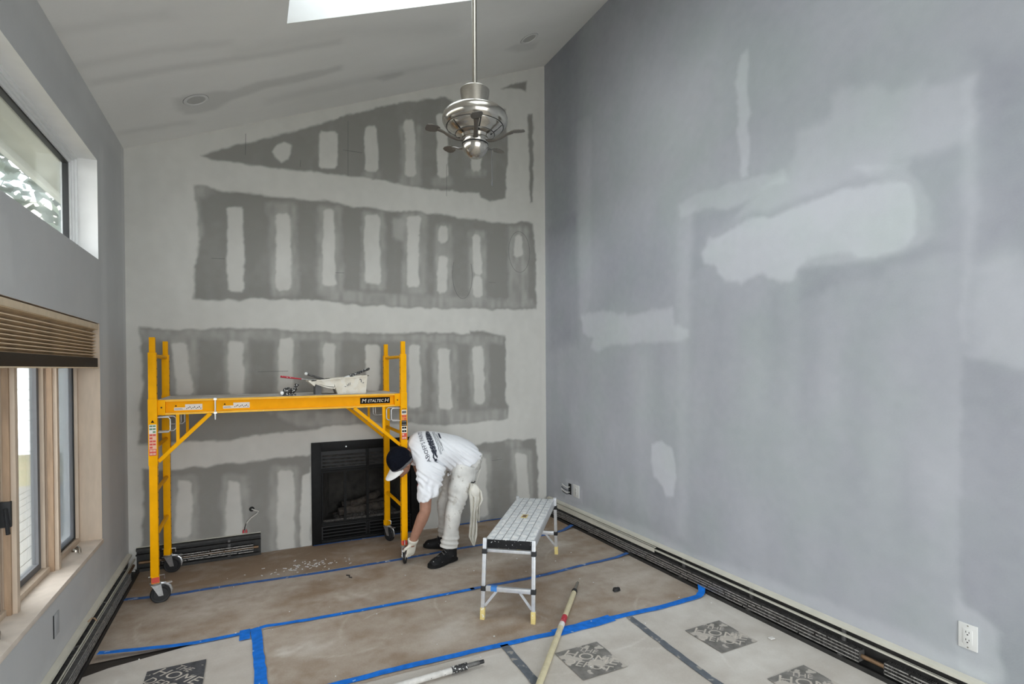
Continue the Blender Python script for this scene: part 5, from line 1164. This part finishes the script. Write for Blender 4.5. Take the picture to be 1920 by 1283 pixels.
m = MB(); m.ell(a, (0.013,0,0), (0,0.013,0), (0,0,0.013)); m.build('knob', M['white_plaster'], r, off=b, smooth=60)
a, b = Vector((0.775, 4.625, DZ+0.160)), Vector((0.905, 4.625, DZ+0.208))
r = thing('paint_brush', 'paint flecked black handled brush lying across the tray corner', 'brush', a)
m = MB(); m.path([a, a.lerp(b, .25), a.lerp(b, .5), a.lerp(b, .8), b], [0.008, 0.014, 0.011, 0.015, 0.013], 10, flat=0.8); m.build('handle', M['blackhandle'], r, off=a, smooth=50)
d = (b-a).normalized(); m = MB(); m.obox(a-d*0.02, d*0.02, Vector((0, 0.03, 0)), d.cross(Vector((0,1,0)))*0.010); m.build('ferrule', M['blackhandle'], r, off=a)
m = MB(); m.obox(a-d*0.06, d*0.022, Vector((0, 0.028, 0)), d.cross(Vector((0,1,0)))*0.008); m.build('bristles', M['white_plaster'], r, off=a)
r = thing('swivel_head', 'paint flecked black swivel tool head standing on the scaffold deck', 'tool head', (0.265, 4.55, DZ))
m = MB(); m.ell((-0.012, 0, 0.034), (0.040,0,0.004), (0,0.026,0), (0,0,0.033)); m.box(-0.05, 0.05, -0.02, 0.02, 0, 0.012); m.build('head', M['blackhandle'], r, smooth=50)
m = MB(); m.path([(0.02,0,0.025), (0.045,0,0.05), (0.058,0,0.09)], [0.018, 0.015, 0.016], 10); m.build('socket', M['blackhandle'], r, smooth=50)
m = MB(); m.lathe([(0.016, 0), (0.014, 0.008)], (-0.048, -0.012, 0.022), 12, (-0.6,-1,0)); m.build('bolt', M['steel'], r, smooth=50)

# ------------------------------------------------------------------ work platform bench
BA = math.radians(52.6)
r = thing('work_bench', 'low aluminium work platform with plaster smeared tread', 'work platform', (1.868, 3.620, 0), BA)
HT, HL2, HW = 0.505, 0.565, 0.160
m = MB(); m.box(-HL2, HL2, -HW, HW, HT-0.014, HT-0.004); m.build('deck_plate', M['groove'], r)
for k in range(6):
    w_ = 2*HW/6; y = -HW+k*w_
    m = MB(); m.box(-HL2, HL2, y+0.003, y+w_-0.003, HT-0.008, HT); q = m.build('tread_strip', M['tread'], r, bevel=0.0015)
    m = MB(); x = -HL2+0.02+0.02*(k % 2)
    while x < HL2-0.04: m.box(x, x+0.002, y+0.004, y+w_-0.004, HT, HT+0.0006); x += 0.082
    m.build('tread_joints', M['groove'], q)
for s_ in (-1, 1):
    m = MB(); m.box(-HL2, HL2, s_*HW-0.004, s_*HW+0.004, HT-0.062, HT-0.002); m.build('side_rail', M['alu'], r, bevel=0.0015)
    m = MB(); m.box(s_*HL2-0.006, s_*HL2+0.006, -HW+0.004, HW-0.004, HT-0.060, HT-0.003); m.build('end_cap', M['end_cap'], r, bevel=0.002)
    xt, xb = s_*(HL2+0.012), s_*0.645
    for t in (-1, 1):
        def lp(z): f = (HT+0.01-z)/(HT+0.01); return Vector((xt+(xb-xt)*f, t*(HW+0.004+0.004*f), z))
        m = MB(); m.bar(lp(0.055), lp(HT+0.008), 0.026, 0.024, up=(0,1,0)); lg = m.build('leg', M['alu'], r, bevel=0.002)
        m = MB(); m.bar(lp(0.0), lp(0.075), 0.032, 0.030, up=(0,1,0)); m.build('rubber_foot', M['yellow_foot'], lg, bevel=0.003)
        for z in (0.195, HT-0.075): m = MB(); m.bar(lp(z-0.016), lp(z+0.016), 0.034, 0.032, up=(0,1,0)); m.build('clamp', M['black'], lg, bevel=0.003)
        p0 = lp(0.085); p1 = Vector((lp(0.185).x, t*0.075, 0.185)); m = MB(); m.bar(p0+Vector((0, -t*0.012, 0)), p1, 0.016, 0.006, up=(1,0,0)); m.build('diagonal_brace', M['alu'], r)
    x_ = xt+(xb-xt)*((HT+0.01-0.195)/(HT+0.01))
    m = MB(); m.box(x_-0.012, x_+0.012, -HW+0.01, HW-0.01, 0.180, 0.210); cb = m.build('cross_bar', M['alu'], r, bevel=0.003)
    if s_ < 0: m = MB(); m.box(x_-0.0135, x_-0.0115, 0.075, 0.115, 0.182, 0.212); m.box(x_-0.0135, x_+0.013, 0.075, 0.115, 0.2095, 0.2115); m.build('tape_scrap', M['blue_tape_bit'], cb)
    m = MB(); m.box(xt-0.010, xt+0.010, -HW+0.005, HW-0.005, HT-0.082, HT-0.062); m.build('top_bar', M['alu'], r, bevel=0.002)
m = MB(); m.box(-0.045, 0.045, -0.024, 0.024, HT, HT+0.002); q = m.build('hand_hole_trim', M['yellow_foot'], r, bevel=0.001)
m = MB(); m.box(-0.030, 0.030, -0.014, 0.014, HT+0.0018, HT+0.0026); m.build('hand_hole', M['copper'], q)

# ------------------------------------------------------------------ extension poles on the floor
def pole(label, tip, base, rad, mats, parts):
    tip, base = Vector((*tip, rad+0.008)), Vector((*base, rad+0.008)); d = (base-tip).normalized()
    r = thing('extension_pole', label, 'pole', tip)
    for name, a, b, ra, mt in parts:
        m = MB(); e = base if b is None else tip+d*b
        m.tube(tip+d*a, e, ra, 16); m.build(name, M[mt], r, off=tip, smooth=40)
pole('cream fibreglass extension pole lying across the blue tape', (2.186, 3.372), (0.98, 2.01), 0.018, None,
     [('tip_cap', 0.0, 0.015, 0.009, 'black'), ('inner_tube', 0.012, 0.16, 0.0115, 'brushed'), ('collar', 0.150, 0.185, 0.020, 'black'), ('grip', 0.18, None, 0.0175, 'pole'), ('red_label', 0.565, 0.660, 0.0181, 'redhandle'), ('white_label', 0.660, 0.715, 0.0181, 'label_white')])
pole('plaster covered white pole with black tip at the bottom edge', (1.137, 2.705), (-0.25, 2.66), 0.017, None,
     [('tip_cap', 0.0, 0.030, 0.010, 'black'), ('threaded_tip', 0.028, 0.115, 0.012, 'fin'), ('collar', 0.10, 0.19, 0.019, 'blackhandle'), ('shaft', 0.185, None, 0.0165, 'pole_white')])

# ------------------------------------------------------------------ the worker, bent over the front scaffold wheel
P0 = Vector((1.52, 4.44, 0.0))
def remesh(m, name, voxel, smooth_it=6, factor=0.5):
    me = m.mesh(name)
    o = bpy.data.objects.new(name, me); COL.objects.link(o)
    md = o.modifiers.new('remesh', 'REMESH'); md.mode = 'VOXEL'; md.voxel_size = voxel; md.use_smooth_shade = True
    sm = o.modifiers.new('smooth', 'SMOOTH'); sm.iterations = smooth_it; sm.factor = factor
    dg = bpy.context.evaluated_depsgraph_get()
    out = bpy.data.meshes.new_from_object(o.evaluated_get(dg))
    bpy.data.objects.remove(o); bpy.data.meshes.remove(me)
    out.name = name
    return out
def displace(me, fn):
    n = len(me.vertices); co = np.empty(n*3); me.vertices.foreach_get('co', co); co = co.reshape(-1, 3)
    no = np.empty(n*3); me.vertices.foreach_get('normal', no); no = no.reshape(-1, 3)
    me.vertices.foreach_set('co', (co+no*fn(co)[:, None]).reshape(-1)); me.update()
def finish(me, name, mt, parent, off=P0):
    me.transform(Matrix.Translation(-Vector(off))); me.materials.clear(); me.materials.append(mt); me.shade_smooth()
    return link(bpy.data.objects.new(name, me), parent)
def vec(*a): return Vector(a)
def body_ring(C, D, L, vent=1.0, n=28, sq=2.3):
    C, D, L = Vector(C), Vector(D), Vector(L); out = []
    for k in range(n):
        t = 2*math.pi*k/n; c, s = math.cos(t), math.sin(t)
        cc = math.copysign(abs(c)**(2/sq), c); ss = math.copysign(abs(s)**(2/sq), s)
        out.append(C + D*cc*(1 if cc > 0 else vent) + L*ss)
    return out
def ring_interp(rs, sub=3):
    """smooth extra rings between the given ones"""
    A = [np.array([tuple(p) for p in r]) for r in rs]; out = []
    for i in range(len(A)-1):
        p0 = A[max(i-1, 0)]; p1 = A[i]; p2 = A[i+1]; p3 = A[min(i+2, len(A)-1)]
        for k in range(sub):
            t = k/sub; out.append(0.5*((2*p1)+(-p0+p2)*t+(2*p0-5*p1+4*p2-p3)*t*t+(-p0+3*p1-3*p2+p3)*t**3))
    out.append(A[-1]); return [[tuple(p) for p in r] for r in out]

# joints (metres)
HEAD = vec(1.115, 4.405, 0.868); CR = vec(-0.66, -0.30, 0.69).normalized(); FA = vec(-0.72, -0.08, -0.66); FA = (FA-CR*FA.dot(CR)).normalized(); SD = CR.cross(FA)
NECK = vec(1.205, 4.435, 0.915)
SHL, ELL, WRL = vec(1.300, 4.285, 0.855), vec(1.275, 4.250, 0.470), vec(1.190, 4.325, 0.215)
SHR, ELR, WRR = vec(1.285, 4.605, 0.965), vec(1.335, 4.660, 0.770), vec(1.375, 4.610, 0.660)
HPL, KNL, ANL = vec(1.665, 4.345, 0.770), vec(1.530, 4.275, 0.430), vec(1.490, 4.280, 0.090)
HPR, KNR, ANR = vec(1.700, 4.555, 0.770), vec(1.560, 4.595, 0.420), vec(1.580, 4.615, 0.090)

# --- body: one continuous mesh
m = MB()
rs = [body_ring((1.71,4.45,0.79), (0.06,-0.01,0.10), (0,-0.15,0), 0.9), body_ring((1.60,4.447,0.87), (0.03,-0.04,0.11), (0,-0.14,-0.02), 0.9), body_ring((1.48,4.445,0.90), (0.0,-0.05,0.12), (0,-0.145,-0.04), 0.8),
      body_ring((1.36,4.445,0.915), (-0.01,-0.05,0.115), (0,-0.15,-0.065), 0.8), body_ring((1.27,4.44,0.915), (-0.02,-0.04,0.085), (0,-0.12,-0.05), 0.8), body_ring((1.215,4.438,0.912), (-0.02,-0.03,0.055), (0,-0.06,-0.025), 0.9)]
m.ring_loft(ring_interp(rs))
m.path([vec(1.25,4.44,0.915), NECK, HEAD-CR*0.02], [0.062, 0.058, 0.06], 16)
m.ell(HEAD+CR*0.015, SD*0.077, FA*0.096, CR*0.108, 24, 16)                        # skull
m.ell(HEAD-CR*0.055+FA*0.030, SD*0.060, FA*0.072, CR*0.062, 20, 12)                # jaw
m.ell(HEAD-CR*0.100+FA*0.075, SD*0.024, FA*0.022, CR*0.018, 12, 8)                 # chin
m.ell(HEAD-CR*0.020+FA*0.100, SD*0.013, FA*0.022, CR*0.024, 12, 8)                 # nose
m.ell(HEAD+CR*0.018+FA*0.090, SD*0.050, FA*0.014, CR*0.012, 12, 8)                 # brow
m.ell(HEAD-CR*0.062+FA*0.092, SD*0.024, FA*0.010, CR*0.010, 12, 8)                 # lips
for s_ in (-1, 1): m.ell(HEAD-CR*0.012-FA*0.008+SD*0.078*s_, SD*0.014, FA*0.020, CR*0.032, 12, 8)   # ears
def limb(pts, rad): m.path(pts, rad, 16)
for A_, B_, C_ in ((SHL, ELL, WRL), (SHR, ELR, WRR)):
    limb([A_, A_.lerp(B_, .35), A_.lerp(B_, .75), B_, B_.lerp(C_, .25), B_.lerp(C_, .65), C_, C_+(C_-B_).normalized()*0.05], [0.064, 0.056, 0.049, 0.046, 0.050, 0.041, 0.033, 0.030])
for A_, B_, C_ in ((HPL, KNL, ANL), (HPR, KNR, ANR)):
    limb([A_, A_.lerp(B_, .4), A_.lerp(B_, .8), B_, B_.lerp(C_, .3), B_.lerp(C_, .7), C_, C_-vec(0,0,0.04)], [0.085, 0.072, 0.056, 0.050, 0.050, 0.042, 0.038, 0.038])
bme = remesh(m, 'person', 0.0075, 5)
person = finish(bme, 'person', M['skin'], None); person.location = P0
tag(person, 'worker in white shirt, painter trousers and dark cap bending to a scaffold wheel', 'person')
def PB_(m_, name, mt, parent=None, **k): return m_.build(name, mt, parent or person, off=P0, **k)
for s_ in (-1, 1):
    m = MB(); m.ell(HEAD+CR*0.004+FA*0.087+SD*0.032*s_, SD*0.012, FA*0.010, CR*0.007, 10, 6); PB_(m, 'eye', M['label_white'], smooth=60)
m = MB(); m.ell(HEAD+CR*0.005-FA*0.030, SD*0.0795, FA*0.080, CR*0.075, 20, 12); PB_(m, 'hair', M['hair'], smooth=60)

# --- shirt
m = MB()
rs = [body_ring((1.655,4.45,0.802), (0.175,-0.02,0.088), (0.0,-0.195,-0.02), 0.98), body_ring((1.640,4.45,0.848), (0.135,-0.03,0.122), (0,-0.188,-0.025), 0.95), body_ring((1.585,4.447,0.884), (0.06,-0.042,0.150), (0,-0.182,-0.035), 0.90),
      body_ring((1.490,4.446,0.912), (0.012,-0.055,0.152), (0,-0.182,-0.05), 0.85), body_ring((1.395,4.446,0.924), (-0.010,-0.06,0.150), (0,-0.188,-0.07), 0.85), body_ring((1.310,4.444,0.930), (-0.022,-0.06,0.138), (0,-0.185,-0.08), 0.85),
      body_ring((1.245,4.440,0.926), (-0.030,-0.05,0.108), (0,-0.155,-0.068), 0.85), body_ring((1.205,4.437,0.918), (-0.022,-0.035,0.068), (0,-0.085,-0.04), 0.9)]
m.ring_loft(ring_interp(rs, 4))
sl = [body_ring((1.330,4.310,0.875), (-0.11,0.0,0.05), (0.02,-0.085,-0.02)), body_ring((1.326,4.272,0.800), (-0.115,0,0.01), (0.01,-0.082,0)), body_ring((1.322,4.258,0.700), (-0.106,0,-0.014), (0.0,-0.078,0)), body_ring((1.312,4.252,0.630), (-0.098,0,-0.028), (0,-0.074,0)), body_ring((1.300,4.250,0.574), (-0.086,0,-0.038), (0,-0.066,0))]
m.ring_loft(ring_interp(sl, 4))
sr = [body_ring((1.300,4.580,0.960), (-0.09,0,0.05), (0.02,0.07,0.02)), body_ring((1.325,4.630,0.880), (-0.08,0,-0.02), (0.0,0.07,0)), body_ring((1.340,4.650,0.790), (-0.07,0,-0.01), (0,0.065,0))]
m.ring_loft(ring_interp(sr, 4))
shirt_me = remesh(m, 'shirt', 0.006, 8)
def shirt_folds(co):
    x, y, z = co[:,0], co[:,1], co[:,2]
    # folds fan out from the shoulder towards the hem
    u = (x-1.25)*0.75+(z-0.85)*0.9; v = (x-1.25)*0.9-(z-0.85)*0.75
    near = np.clip((4.46-y)/0.12, 0, 1)
    low = np.clip((1.02-z)/0.15, 0.12, 1)
    f = 0.0085*np.sin(150*u+3*np.sin(9*v)+9*vnoise(u*0.6, v*0.6, 0.12, 61))*near*low*np.clip(0.25+2.2*vnoise(u*0.8, v*0.6, 0.09, 62)+0.4, 0, 1)
    f += 0.018*vnoise(u*2.2, v*0.5, 0.09, 63)*low + 0.006*vnoise(x+y, z, 0.05, 64)*low
    sleeve = np.clip((0.80-z)/0.1, 0, 1)*np.clip((1.45-x)/0.05, 0, 1)
    f += 0.0075*np.sin(130*(x*0.85-z*0.35)+6*vnoise(x, z, 0.1, 65))*sleeve*np.clip(0.5+2*vnoise(x, z, 0.08, 60), 0, 1)
    return f
displace(shirt_me, shirt_folds)
shirt_bvh = BVHTree.FromPolygons([v.co.copy() for v in shirt_me.vertices], [tuple(p.vertices) for p in shirt_me.polygons])
shirt = finish(shirt_me, 'shirt', M['shirt'], person)
# print across the shoulder blades: lettering reads from the near to the far shoulder, tops towards the head
TX = vec(-0.03, 0.80, 0.60).normalized(); TN = vec(-0.05, -0.55, 0.83); TN = (TN-TX*TN.dot(TX)).normalized(); TY = TN.cross(TX)
TO = vec(1.315, 4.345, 0.985)
def on_shirt(me, name, mt):
    bm = bmesh.new(); bm.from_mesh(me); bmesh.ops.triangulate(bm, faces=bm.faces)
    for _ in range(2):
        es = [e for e in bm.edges if e.calc_length() > 0.010]
        if es: bmesh.ops.subdivide_edges(bm, edges=es, cuts=1)
        bmesh.ops.triangulate(bm, faces=bm.faces)
    for v in bm.verts:
        p = TO + TX*v.co.x + TY*v.co.y
        h_ = shirt_bvh.ray_cast(p+TN*0.25, -TN, 0.6)
        q = h_[0]+TN*0.0022 if h_[0] is not None else p
        v.co = q-P0
    bm.to_mesh(me); bm.free()
    me.materials.clear(); me.materials.append(mt)
    return link(bpy.data.objects.new(name, me), shirt)
def arc(me, R_):
    for v in me.vertices:
        a = v.co.x/R_; rr = R_+v.co.y; v.co.x = rr*math.sin(a); v.co.y = rr*math.cos(a)-R_
t_ = text_mesh("ABOFF'S PAINTS", 0.046); t_.transform(Matrix.Diagonal((0.98, 1.05, 1, 1))); arc(t_, 0.55); t_.transform(Matrix.Translation((0, 0.035, 0))); on_shirt(t_, 'lettering', M['print_dark'])
m = MB(); top, bot = [], []
for k in range(33):
    x = -0.165+k*0.0103; w_ = 0.024*(1-0.55*abs((k-16)/16)**2.5)+0.004*math.sin(k*2.1); y = -0.028-x*x*0.9
    top.append((x, y+w_, 0)); bot.append((x, y-w_, 0))
m.add(top+bot, [(k, k+1, 33+k+1, 33+k) for k in range(32)]); on_shirt(m.mesh('print'), 'brush_emblem', M['emblem'])
m = MB()
for (x0_, x1_, y_, w_) in ((-0.12, 0.14, -0.075, 0.0022), (-0.12, 0.15, -0.087, 0.0018), (-0.10, 0.10, -0.100, 0.0016), (0.02, 0.11, -0.125, 0.0075), (-0.10, -0.02, -0.112, 0.0014), (-0.06, 0.09, -0.108, 0.0012)):
    n_ = 14; m.add([(x0_+(x1_-x0_)*k/n_, y_+s2*w_-(x0_+(x1_-x0_)*k/n_)**2*0.9, 0) for s2 in (1, -1) for k in range(n_+1)], [(k, k+1, n_+1+k+1, n_+1+k) for k in range(n_)])
on_shirt(m.mesh('print'), 'address_lines', M['print_dark'])

# --- trousers
m = MB()
m.ring_loft(ring_interp([body_ring((1.755,4.45,0.860), (0.085,-0.005,0.035), (0,-0.165,0), 1.3), body_ring((1.725,4.45,0.800), (0.125,-0.005,0.05), (0,-0.180,0), 1.1), body_ring((1.690,4.45,0.735), (0.130,0,0.03), (0,-0.180,0), 1.0), body_ring((1.660,4.45,0.680), (0.110,0,0.02), (0,-0.165,0), 0.9)], 3))
def leg(A_, B_, C_, rr): m.path([A_+vec(0,0,0.02), A_.lerp(B_, .25), A_.lerp(B_, .5), A_.lerp(B_, .78), B_, B_.lerp(C_, .3), B_.lerp(C_, .6), B_.lerp(C_, .82), C_+vec(0,0,0.0)], rr, 20)
leg(HPL, KNL, ANL+vec(0.0,0,0.040), [0.108, 0.108, 0.096, 0.082, 0.073, 0.070, 0.071, 0.077, 0.082]); leg(HPR, KNR, ANR+vec(0,0,0.030), [0.108, 0.106, 0.094, 0.080, 0.072, 0.068, 0.070, 0.074, 0.078])
tme = remesh(m, 'trousers', 0.0065, 7)
def trouser_folds(co):
    x, y, z = co[:,0], co[:,1], co[:,2]
    f = 0.020*vnoise(x*1.0+z*0.4, z*1.6-x*0.5, 0.11, 66) + 0.006*vnoise(x+y, z, 0.045, 67)
    f += 0.006*np.sin(120*z+30*x+8*vnoise(x, z, 0.08, 68))*np.clip((0.27-z)/0.1, 0, 1)
    f += 0.006*np.sin(120*(z*0.8+x*0.7)+8*vnoise(x, z, 0.1, 69))*np.clip(1-np.abs(z-0.50)/0.22, 0, 1)*np.clip(0.4+2*vnoise(x, z, 0.09, 59), 0, 1)
    return f
displace(tme, trouser_folds); trousers = finish(tme, 'trousers', M['trousers'], person)
m = MB(); m.path([(1.735,4.272,0.64),(1.752,4.268,0.70),(1.775,4.272,0.76)], 0.003, 6); PB_(m, 'pocket_seam', M['rag'], trousers)
m = MB(); rg_ = body_ring((1.745,4.45,0.838), (0.080,-0.005,0.02), (0,-0.150,0), 1.2)
m.ring_loft([rg_, [vec(*p)+vec(0.014,0,0.028) for p in rg_]]); PB_(m, 'belt', M['black'])
m = MB(); m.path([(1.826,4.42,0.868),(1.846,4.415,0.868),(1.856,4.412,0.858)], [0.010,0.009,0.007], 8); PB_(m, 'belt_loop', M['black'])

# --- cap with white brim
m = MB(); cap_c = HEAD+CR*0.012
rings = []
for k in range(9):
    t = (math.pi/2)*(k/8); zc_ = math.sin(t); rr = max(math.cos(t)**0.8, 0.02)
    rings.append([cap_c + CR*(0.005+0.118*zc_) + (SD*0.088*math.cos(u)+FA*0.108*math.sin(u))*rr for u in [2*math.pi*i/32 for i in range(32)]])
low = [cap_c - CR*0.022 + (SD*0.090*math.cos(u)+FA*0.109*math.sin(u)) - CR*0.030*max(0, -math.sin(u)) for u in [2*math.pi*i/32 for i in range(32)]]
m.ring_loft([low]+rings); capo = PB_(m, 'cap', M['cap'], smooth=60)
m = MB(); m.ell(cap_c+CR*0.122, SD*0.009, FA*0.009, CR*0.005, 10, 6); PB_(m, 'cap_button', M['cap'], capo, smooth=60)
m = MB(); band = [[cap_c - CR*(0.024-0.022*j) + (SD*0.0925*math.cos(u)+FA*0.1115*math.sin(u)) - CR*0.030*max(0, -math.sin(u)) for u in [2*math.pi*i/32 for i in range(32)]] for j in (0, 1)]
m.ring_loft(band, cap=False); PB_(m, 'cap_band', M['gasket'], capo, smooth=60)
m = MB(); rows = []
for j in range(6):
    f = j/5; row_t, row_b = [], []
    for k in range(15):
        u = math.radians(28+124*k/14); e = cap_c - CR*0.016 + SD*0.089*math.cos(u)+FA*0.108*math.sin(u)
        reach = 0.085*max(0.0, math.sin((u-math.radians(28))/math.radians(124)*math.pi))**0.5
        p = e + FA*reach*f + CR*(-0.010*f-0.020*abs(math.cos(u))*f); row_t.append(p+CR*0.002); row_b.append(p-CR*0.002)
    rows.append(row_t+row_b[::-1])
m.ring_loft(rows); PB_(m, 'cap_brim', M['brim'], smooth=60)

# --- gloved hands: palm, four fingers of different length, thumb
def hand(wrist, dirv, back, side, name, curl=0.5, spread=0.12):
    """dirv from wrist to fingertips, back = normal of the back of the hand, side = towards the thumb"""
    dirv = dirv.normalized(); back = (back-dirv*back.dot(dirv)).normalized(); side = (side-dirv*side.dot(dirv)-back*side.dot(back)).normalized()
    m_ = MB(); w_ = wrist
    m_.ring_loft(ring_interp([body_ring(w_-dirv*0.030, back*0.041, side*0.045), body_ring(w_-dirv*0.012, back*0.038, side*0.041), body_ring(w_+dirv*0.008, back*0.030, side*0.036), body_ring(w_+dirv*0.03, back*0.020, side*0.040), body_ring(w_+dirv*0.075, back*0.018, side*0.044), body_ring(w_+dirv*0.100, back*0.014, side*0.042)], 3))
    for k, (o_, L) in enumerate(((0.030, 0.074), (0.010, 0.082), (-0.011, 0.076), (-0.031, 0.060))):
        p = w_+dirv*0.092+side*o_; d = (dirv+side*spread*(o_/0.03)).normalized(); pts = [p-d*0.02, p]; a = 0.0
        for seg, fl in ((0.45, 0.5), (0.30, 0.9), (0.25, 0.8)):
            a += curl*fl; q = d*math.cos(a)-back*math.sin(a); p = p+q*L*seg; pts.append(p)
        m_.path(pts, [0.0105, 0.0105, 0.0098, 0.0090, 0.0078], 10)
    p = w_+dirv*0.030+side*0.034; d = (dirv*0.70+side*0.62-back*0.35).normalized(); pts = [p-d*0.025, p, p+d*0.034]
    d2 = (dirv*0.92+side*0.12-back*0.38).normalized(); pts.append(pts[-1]+d2*0.032); m_.path(pts, [0.015, 0.0145, 0.0125, 0.0095], 10)
    me = remesh(m_, name, 0.0036, 3); g = finish(me, name, M['glove'], person); me.materials.append(M['gloveR'])
    for p_ in me.polygons:
        if p_.normal.dot(back) < -0.35 and (Vector(p_.center)+P0-w_).dot(dirv) > 0.02: p_.material_index = 1
    return g
hd = vec(-0.10, 0.30, -0.95)
hand(WRL+hd*0.02, hd, vec(0.35, -0.93, -0.10), vec(-0.93, -0.35, 0), 'glove', 0.42)
hand(WRR, vec(0.02,-0.15,-1), vec(0.3, 0.9, 0.1), vec(-0.9, 0.3, 0), 'glove', 0.45)

# --- boots
def boot(ank, toe_dir, name='boot'):
    d = Vector((*toe_dir, 0)).normalized(); s = Vector((-d.y, d.x, 0)); U = vec(0, 0, 1); h0 = Vector((ank.x, ank.y, 0))-d*0.062
    m_ = MB(); st = ((0.0, 0.034, 0.030, 0.080), (0.03, 0.042, 0.030, 0.115), (0.075, 0.046, 0.030, 0.135), (0.120, 0.047, 0.030, 0.112), (0.165, 0.052, 0.030, 0.090), (0.205, 0.055, 0.030, 0.078), (0.240, 0.049, 0.030, 0.068), (0.266, 0.028, 0.030, 0.052))
    rings = []
    for (x, w_, b_, t_) in st:
        rings.append([h0+d*x+s*(w_*math.cos(u))+U*(b_*0.6+max(0, math.sin(u))*(t_-b_*0.6)) for u in [2*math.pi*k/20 for k in range(20)]])
    m_.ring_loft(ring_interp(rings, 3)); a0 = Vector((ank.x, ank.y, 0))
    m_.path([a0-d*0.015+U*0.05, a0-d*0.012+U*0.11, a0-d*0.006+U*0.19], [0.056, 0.056, 0.058], 16)
    me = remesh(m_, name, 0.006, 4); displace(me, lambda co: 0.004*vnoise(co[:,0]*2, co[:,2]*2+co[:,1], 0.06, 77)); b = finish(me, name, M['boot'], person)
    m_ = MB(); out = []
    prof = [(-0.012, 0.0), (-0.004, 0.036), (0.05, 0.047), (0.11, 0.045), (0.16, 0.054), (0.21, 0.059), (0.252, 0.050), (0.277, 0.024), (0.282, 0.0)]
    pts = [h0+d*x+s*w_ for x, w_ in prof]+[h0+d*x-s*w_ for x, w_ in reversed(prof[1:-1])]
    m_.ring_loft([[p+U*0.0085 for p in pts], [p+U*0.032 for p in pts]]); PB_(m_, 'sole', M['sole'], b, bevel=0.003)
    m_ = MB()
    for x, z in ((0.095, 0.132), (0.118, 0.118), (0.141, 0.106)): m_.path([h0+d*x+s*0.030+U*(z-0.016), h0+d*(x+0.004)+U*(z+0.004), h0+d*x-s*0.030+U*(z-0.016)], 0.0035, 6)
    PB_(m_, 'lace', M['fin'], b)
boot(ANL, (-0.93, -0.36)); boot(ANR, (-0.80, 0.58))

# --- rag hanging from the back pocket
RG0 = vec(1.690, 4.245, 0.13)
rag = thing('rag', 'off white rag hanging from the worker trouser pocket', 'rag', RG0)
def cloth(path_, widths, seed, name):
    rg = np.random.RandomState(seed); m_ = MB(); n = len(path_); rings = []
    A = vec(0.90, -0.40, 0); B = vec(0.40, 0.90, 0)
    for i in range(n*4-3):
        f = i/4; k = min(int(f), n-2); t = f-k; c = Vector(path_[k]).lerp(Vector(path_[k+1]), t); w_ = widths[k]*(1-t)+widths[k+1]*t
        top_, bot_ = [], []
        for j in range(15):
            u = -1+2*j/14; fold = 0.016*math.sin(u*7+f*0.9+seed)+0.008*math.sin(u*15+f*1.7)
            p = c+A*(u*w_)+B*(fold*min(1, w_/0.03)); top_.append(p+B*0.002); bot_.append(p-B*0.002)
        rings.append(top_+bot_[::-1])
    m_.ring_loft(rings); return m_.build(name, M['rag'], rag, off=RG0, smooth=60)
cloth([(1.672,4.205,0.665),(1.680,4.195,0.60),(1.682,4.185,0.52),(1.678,4.19,0.40),(1.676,4.19,0.30),(1.672,4.195,0.22),(1.680,4.195,0.135)], [0.022,0.045,0.040,0.026,0.034,0.036,0.008], 1, 'long_tail')
cloth([(1.690,4.20,0.655),(1.712,4.185,0.60),(1.722,4.185,0.53),(1.712,4.195,0.47),(1.726,4.205,0.36),(1.730,4.205,0.33)], [0.02,0.035,0.042,0.034,0.014,0.006], 4, 'short_tail')
m = MB(); m.ell((1.694,4.190,0.600), (0.040,-0.01,0.0), (0.01,0.024,0), (0,0,0.060), 18, 12); me = remesh(m, 'bunched_cloth', 0.005, 3); displace(me, lambda co: 0.012*vnoise(co[:,0]*1.5+co[:,2], co[:,2]*0.6, 0.035, 91)); finish(me, 'bunched_cloth', M['rag'], rag, RG0)
m = MB(); m.path([(1.668,4.215,0.672),(1.684,4.205,0.668),(1.700,4.205,0.680)], 0.006, 6); m.build('pocket_clip', M['black'], rag, off=RG0)
